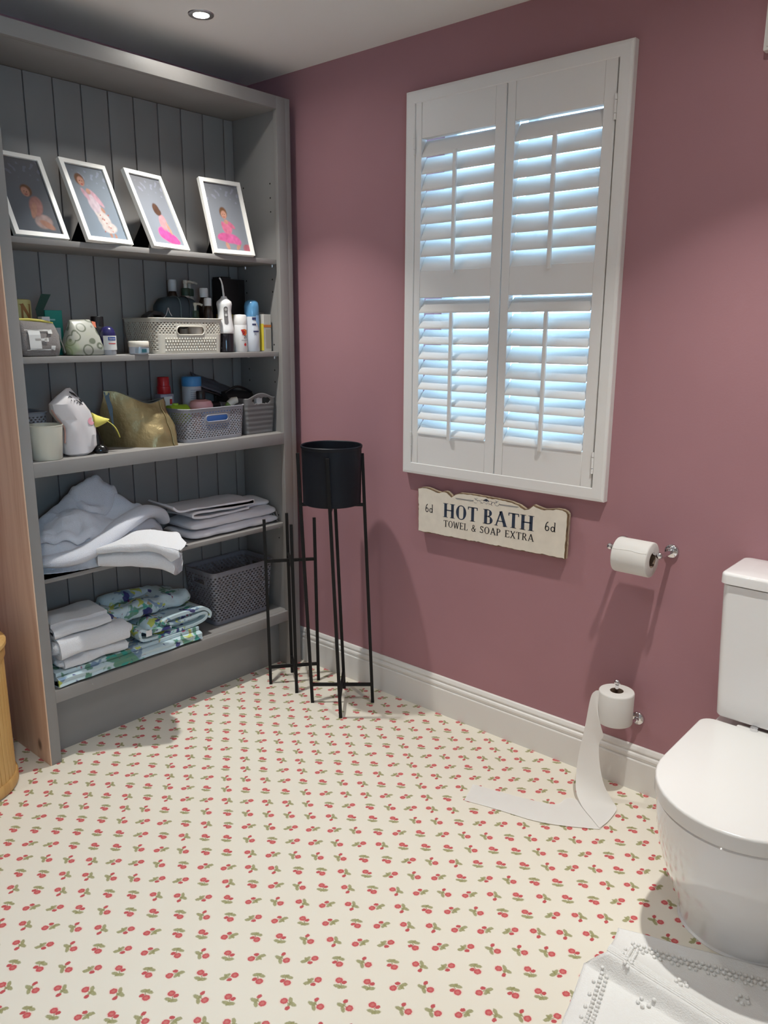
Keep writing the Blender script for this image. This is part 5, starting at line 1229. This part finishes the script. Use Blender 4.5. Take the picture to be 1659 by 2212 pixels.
# folded sheets at the right of the fourth shelf
t = thing('bed_sheet', 'large folded white sheet with frayed end under the smaller one', 'sheet', (.17, -.33, z), group='folded sheets on the fourth shelf')
slab('fold', t, .060, .272, -.570, -.112, z, z+.036, SHEET, 3); slab('fold', t, .070, .262, -.560, -.118, z+.034, z+.074, SHEET, 9); slab('fold', t, .075, .215, -.330, -.116, z+.070, z+.098, SHEET, 14)
bm = bmesh.new()
for k in range(26):
    x = .150+.10*random.random(); y = -.114; zz = z+.02+.05*random.random(); p = [(x, y-.006, zz), (x+.008*random.random(), y+.004, zz-.012), (x+.012*random.random(), y+.0085, zz-.03-.012*random.random())]
    fr = frames(p); prev = None
    for (q, n_, b_) in fr:
        cur = [bm.verts.new(q+n_*.0013*math.cos(i*PI/2)+b_*.0013*math.sin(i*PI/2)) for i in range(4)]
        if prev:
            for i in range(4): bm.faces.new((prev[i], prev[(i+1) % 4], cur[(i+1) % 4], cur[i]))
        prev = cur
o = bm_obj('fringe', bm, SHEET, t); o['kind'] = 'stuff'
t = thing('bed_sheet', 'smaller folded white sheet lying on top of the larger one', 'sheet', (.16, -.45, z+.075), group='folded sheets on the fourth shelf')
fold_strip('folded_layers', t, [(-.255, z+.083), (-.50, z+.084), (-.545, z+.094), (-.50, z+.104), (-.25, z+.101), (-.235, z+.108), (-.255, z+.116), (-.52, z+.121), (-.60, z+.128), (-.632, z+.150)], .0085, .075, .245, SHEET, 5, .006, axis='X')
# --- bottom shelf
z = S5+.0004
t = thing('towel', 'pale blue floral towel folded wide, lowest in the bottom shelf pile', 'towel', (.19, -.88, z), group='floral towels on the bottom shelf')
fold_strip('folded_layers', t, [(.070, z+.010), (.290, z+.010), (.304, z+.020), (.290, z+.031), (.070, z+.031), (.062, z+.038), (.075, z+.046), (.296, z+.046)], .0135, -1.180, -.578, FLORAL, 2, .004, 30)
tw = []
for (lab, y0, y1, z0, z1, x1, sd) in (('white folded towel lowest of the three at the left of the bottom shelf', -1.160, -.878, z+.053, z+.098, .292, 3), ('white folded towel in the middle of the three on the bottom shelf', -1.176, -.872, z+.098, z+.168, .300, 8)):
    t = thing('towel', lab, 'towel', (.18, (y0+y1)/2, z0), group='towels on the lower shelves'); slab('folded_bundle', t, .070, x1, y0, y1, z0, z1, TOWEL, sd, amp=.008)
    fold_strip('folded_edge', t, [(x1-.10, z0+.010), (x1-.012, z0+.010), (x1-.001, (z0+z1)/2-.004), (x1-.016, z1-.011), (x1-.10, z1-.012)], .016, y0+.016, y1-.020, TOWEL, sd, .009, 34)
t = thing('towel', 'small white folded face towel on top of the bottom shelf pile', 'towel', (.19, -1.06, z+.168), group='towels on the lower shelves')
fold_strip('folded_layers', t, [(.10, z+.181), (.262, z+.178), (.276, z+.190), (.262, z+.202), (.14, z+.203), (.12, z+.210), (.14, z+.218), (.262, z+.214)], .0155, -1.166, -.950, TOWEL, 6, .010, 30)
t = thing('towel', 'blue floral towel rolled with its layered edge showing beside the white towels', 'towel', (.20, -.70, z+.055), group='floral towels on the bottom shelf')
fold_strip('folded_layers', t, [(-.700, z+.086), (-.790, z+.092), (-.832, z+.108), (-.838, z+.085), (-.812, z+.066), (-.64, z+.063), (-.555, z+.070), (-.532, z+.088), (-.552, z+.104), (-.66, z+.098), (-.735, z+.108), (-.70, z+.122), (-.58, z+.123), (-.535, z+.116), (-.512, z+.094), (-.520, z+.074)], .0115, .080, .290, FLORAL, 8, .004, 16, 'X')
slab('inner_pad', t, .09, .270, -.80, -.545, z+.060, z+.128, FLORAL, 4, amp=.003)
rbox('care_tag', .2905, .2915, -.815, -.790, z+.078, z+.102, WHITEPL, t, 0)
t = thing('towel', 'blue floral towel bundled on top at the back of the bottom shelf', 'towel', (.14, -.74, z+.128), group='floral towels on the bottom shelf')
slab('folded_bundle', t, .055, .235, -.945, -.560, z+.130, z+.195, FLORAL, 12, amp=.010)
loft('rolled_corner', [[(.115+.038*f*math.cos(a), y, z+.190+.034*f*math.sin(a)) for a in [2*PI*i/18 for i in range(18)]] for y, f in ((-.905, .5), (-.895, .9), (-.86, 1), (-.80, .95), (-.72, .75), (-.66, .3))], FLORAL, t, ang=70)

# ================================================================ finer pieces hang on the part they belong to
SUB = {'toilet': {'flush_button': 'cistern_lid', 'hinge_cap': 'seat_lid', 'lid_gap': 'cistern', 'sealant_bead': 'pan'},
       'storage_basket': {'handle_grip': 'wall', 'rim': 'wall', 'woven_relief': 'wall'},
       'bottle': {'label_band': 'label', 'lettering': 'label', 'red_mark': 'label', 'label': 'body', 'logo_flash': 'body', 'print_dot': 'body', 'print_line': 'body', 'print_band': 'body', 'blue_swoosh': 'body'},
       'jar': {'label_band': 'label'}, 'cosmetic_pouch': {'zip_pull': 'zip', 'lettering': 'body', 'tag': 'body'}, 'tin': {'lettering': 'body'},
       'wall_sign': {'lettering': 'board', 'scroll_ornament': 'board'}, 'photo_frame': {'easel_strut': 'backing_card'},
       'water_flosser': {'button': 'button_panel'}, 'gold_bag': {'zip_edge': 'body', 'end_seam': 'body'}, 'toilet_roll': {'loose_edge': 'paper'},
       'novelty_bag': {'drawn_eye': 'body', 'lash': 'body', 'cheek': 'body', 'seam_edging': 'body', 'beak_strip': 'beak'}, 'carton': {'print_line': 'box', 'white_panel': 'box', 'print_band': 'box', 'orange_band': 'box', 'side_print': 'box', 'print_panel': 'box', 'side_strip': 'box'},
       'pump_bottle': {'nozzle': 'pump_stem'}, 'toiletry_bag': {'piping': 'body'}}
stem_ = lambda o: o.name.split('.')[0]
for root in [o for o in COL.objects if o.parent is None and stem_(o) in SUB]:
    kids = list(root.children); rule = SUB[stem_(root)]
    has = {}
    for k in kids: has.setdefault(stem_(k), k)
    for k in kids:
        tgt = rule.get(stem_(k))
        if tgt == 'label' and 'label' not in has: tgt = 'body'
        if stem_(k) == 'label' and any(stem_(q) in ('label_band', 'lettering', 'red_mark') for q in kids): continue
        if tgt in has and has[tgt] is not k and has[tgt].parent is root: k.parent = has[tgt]
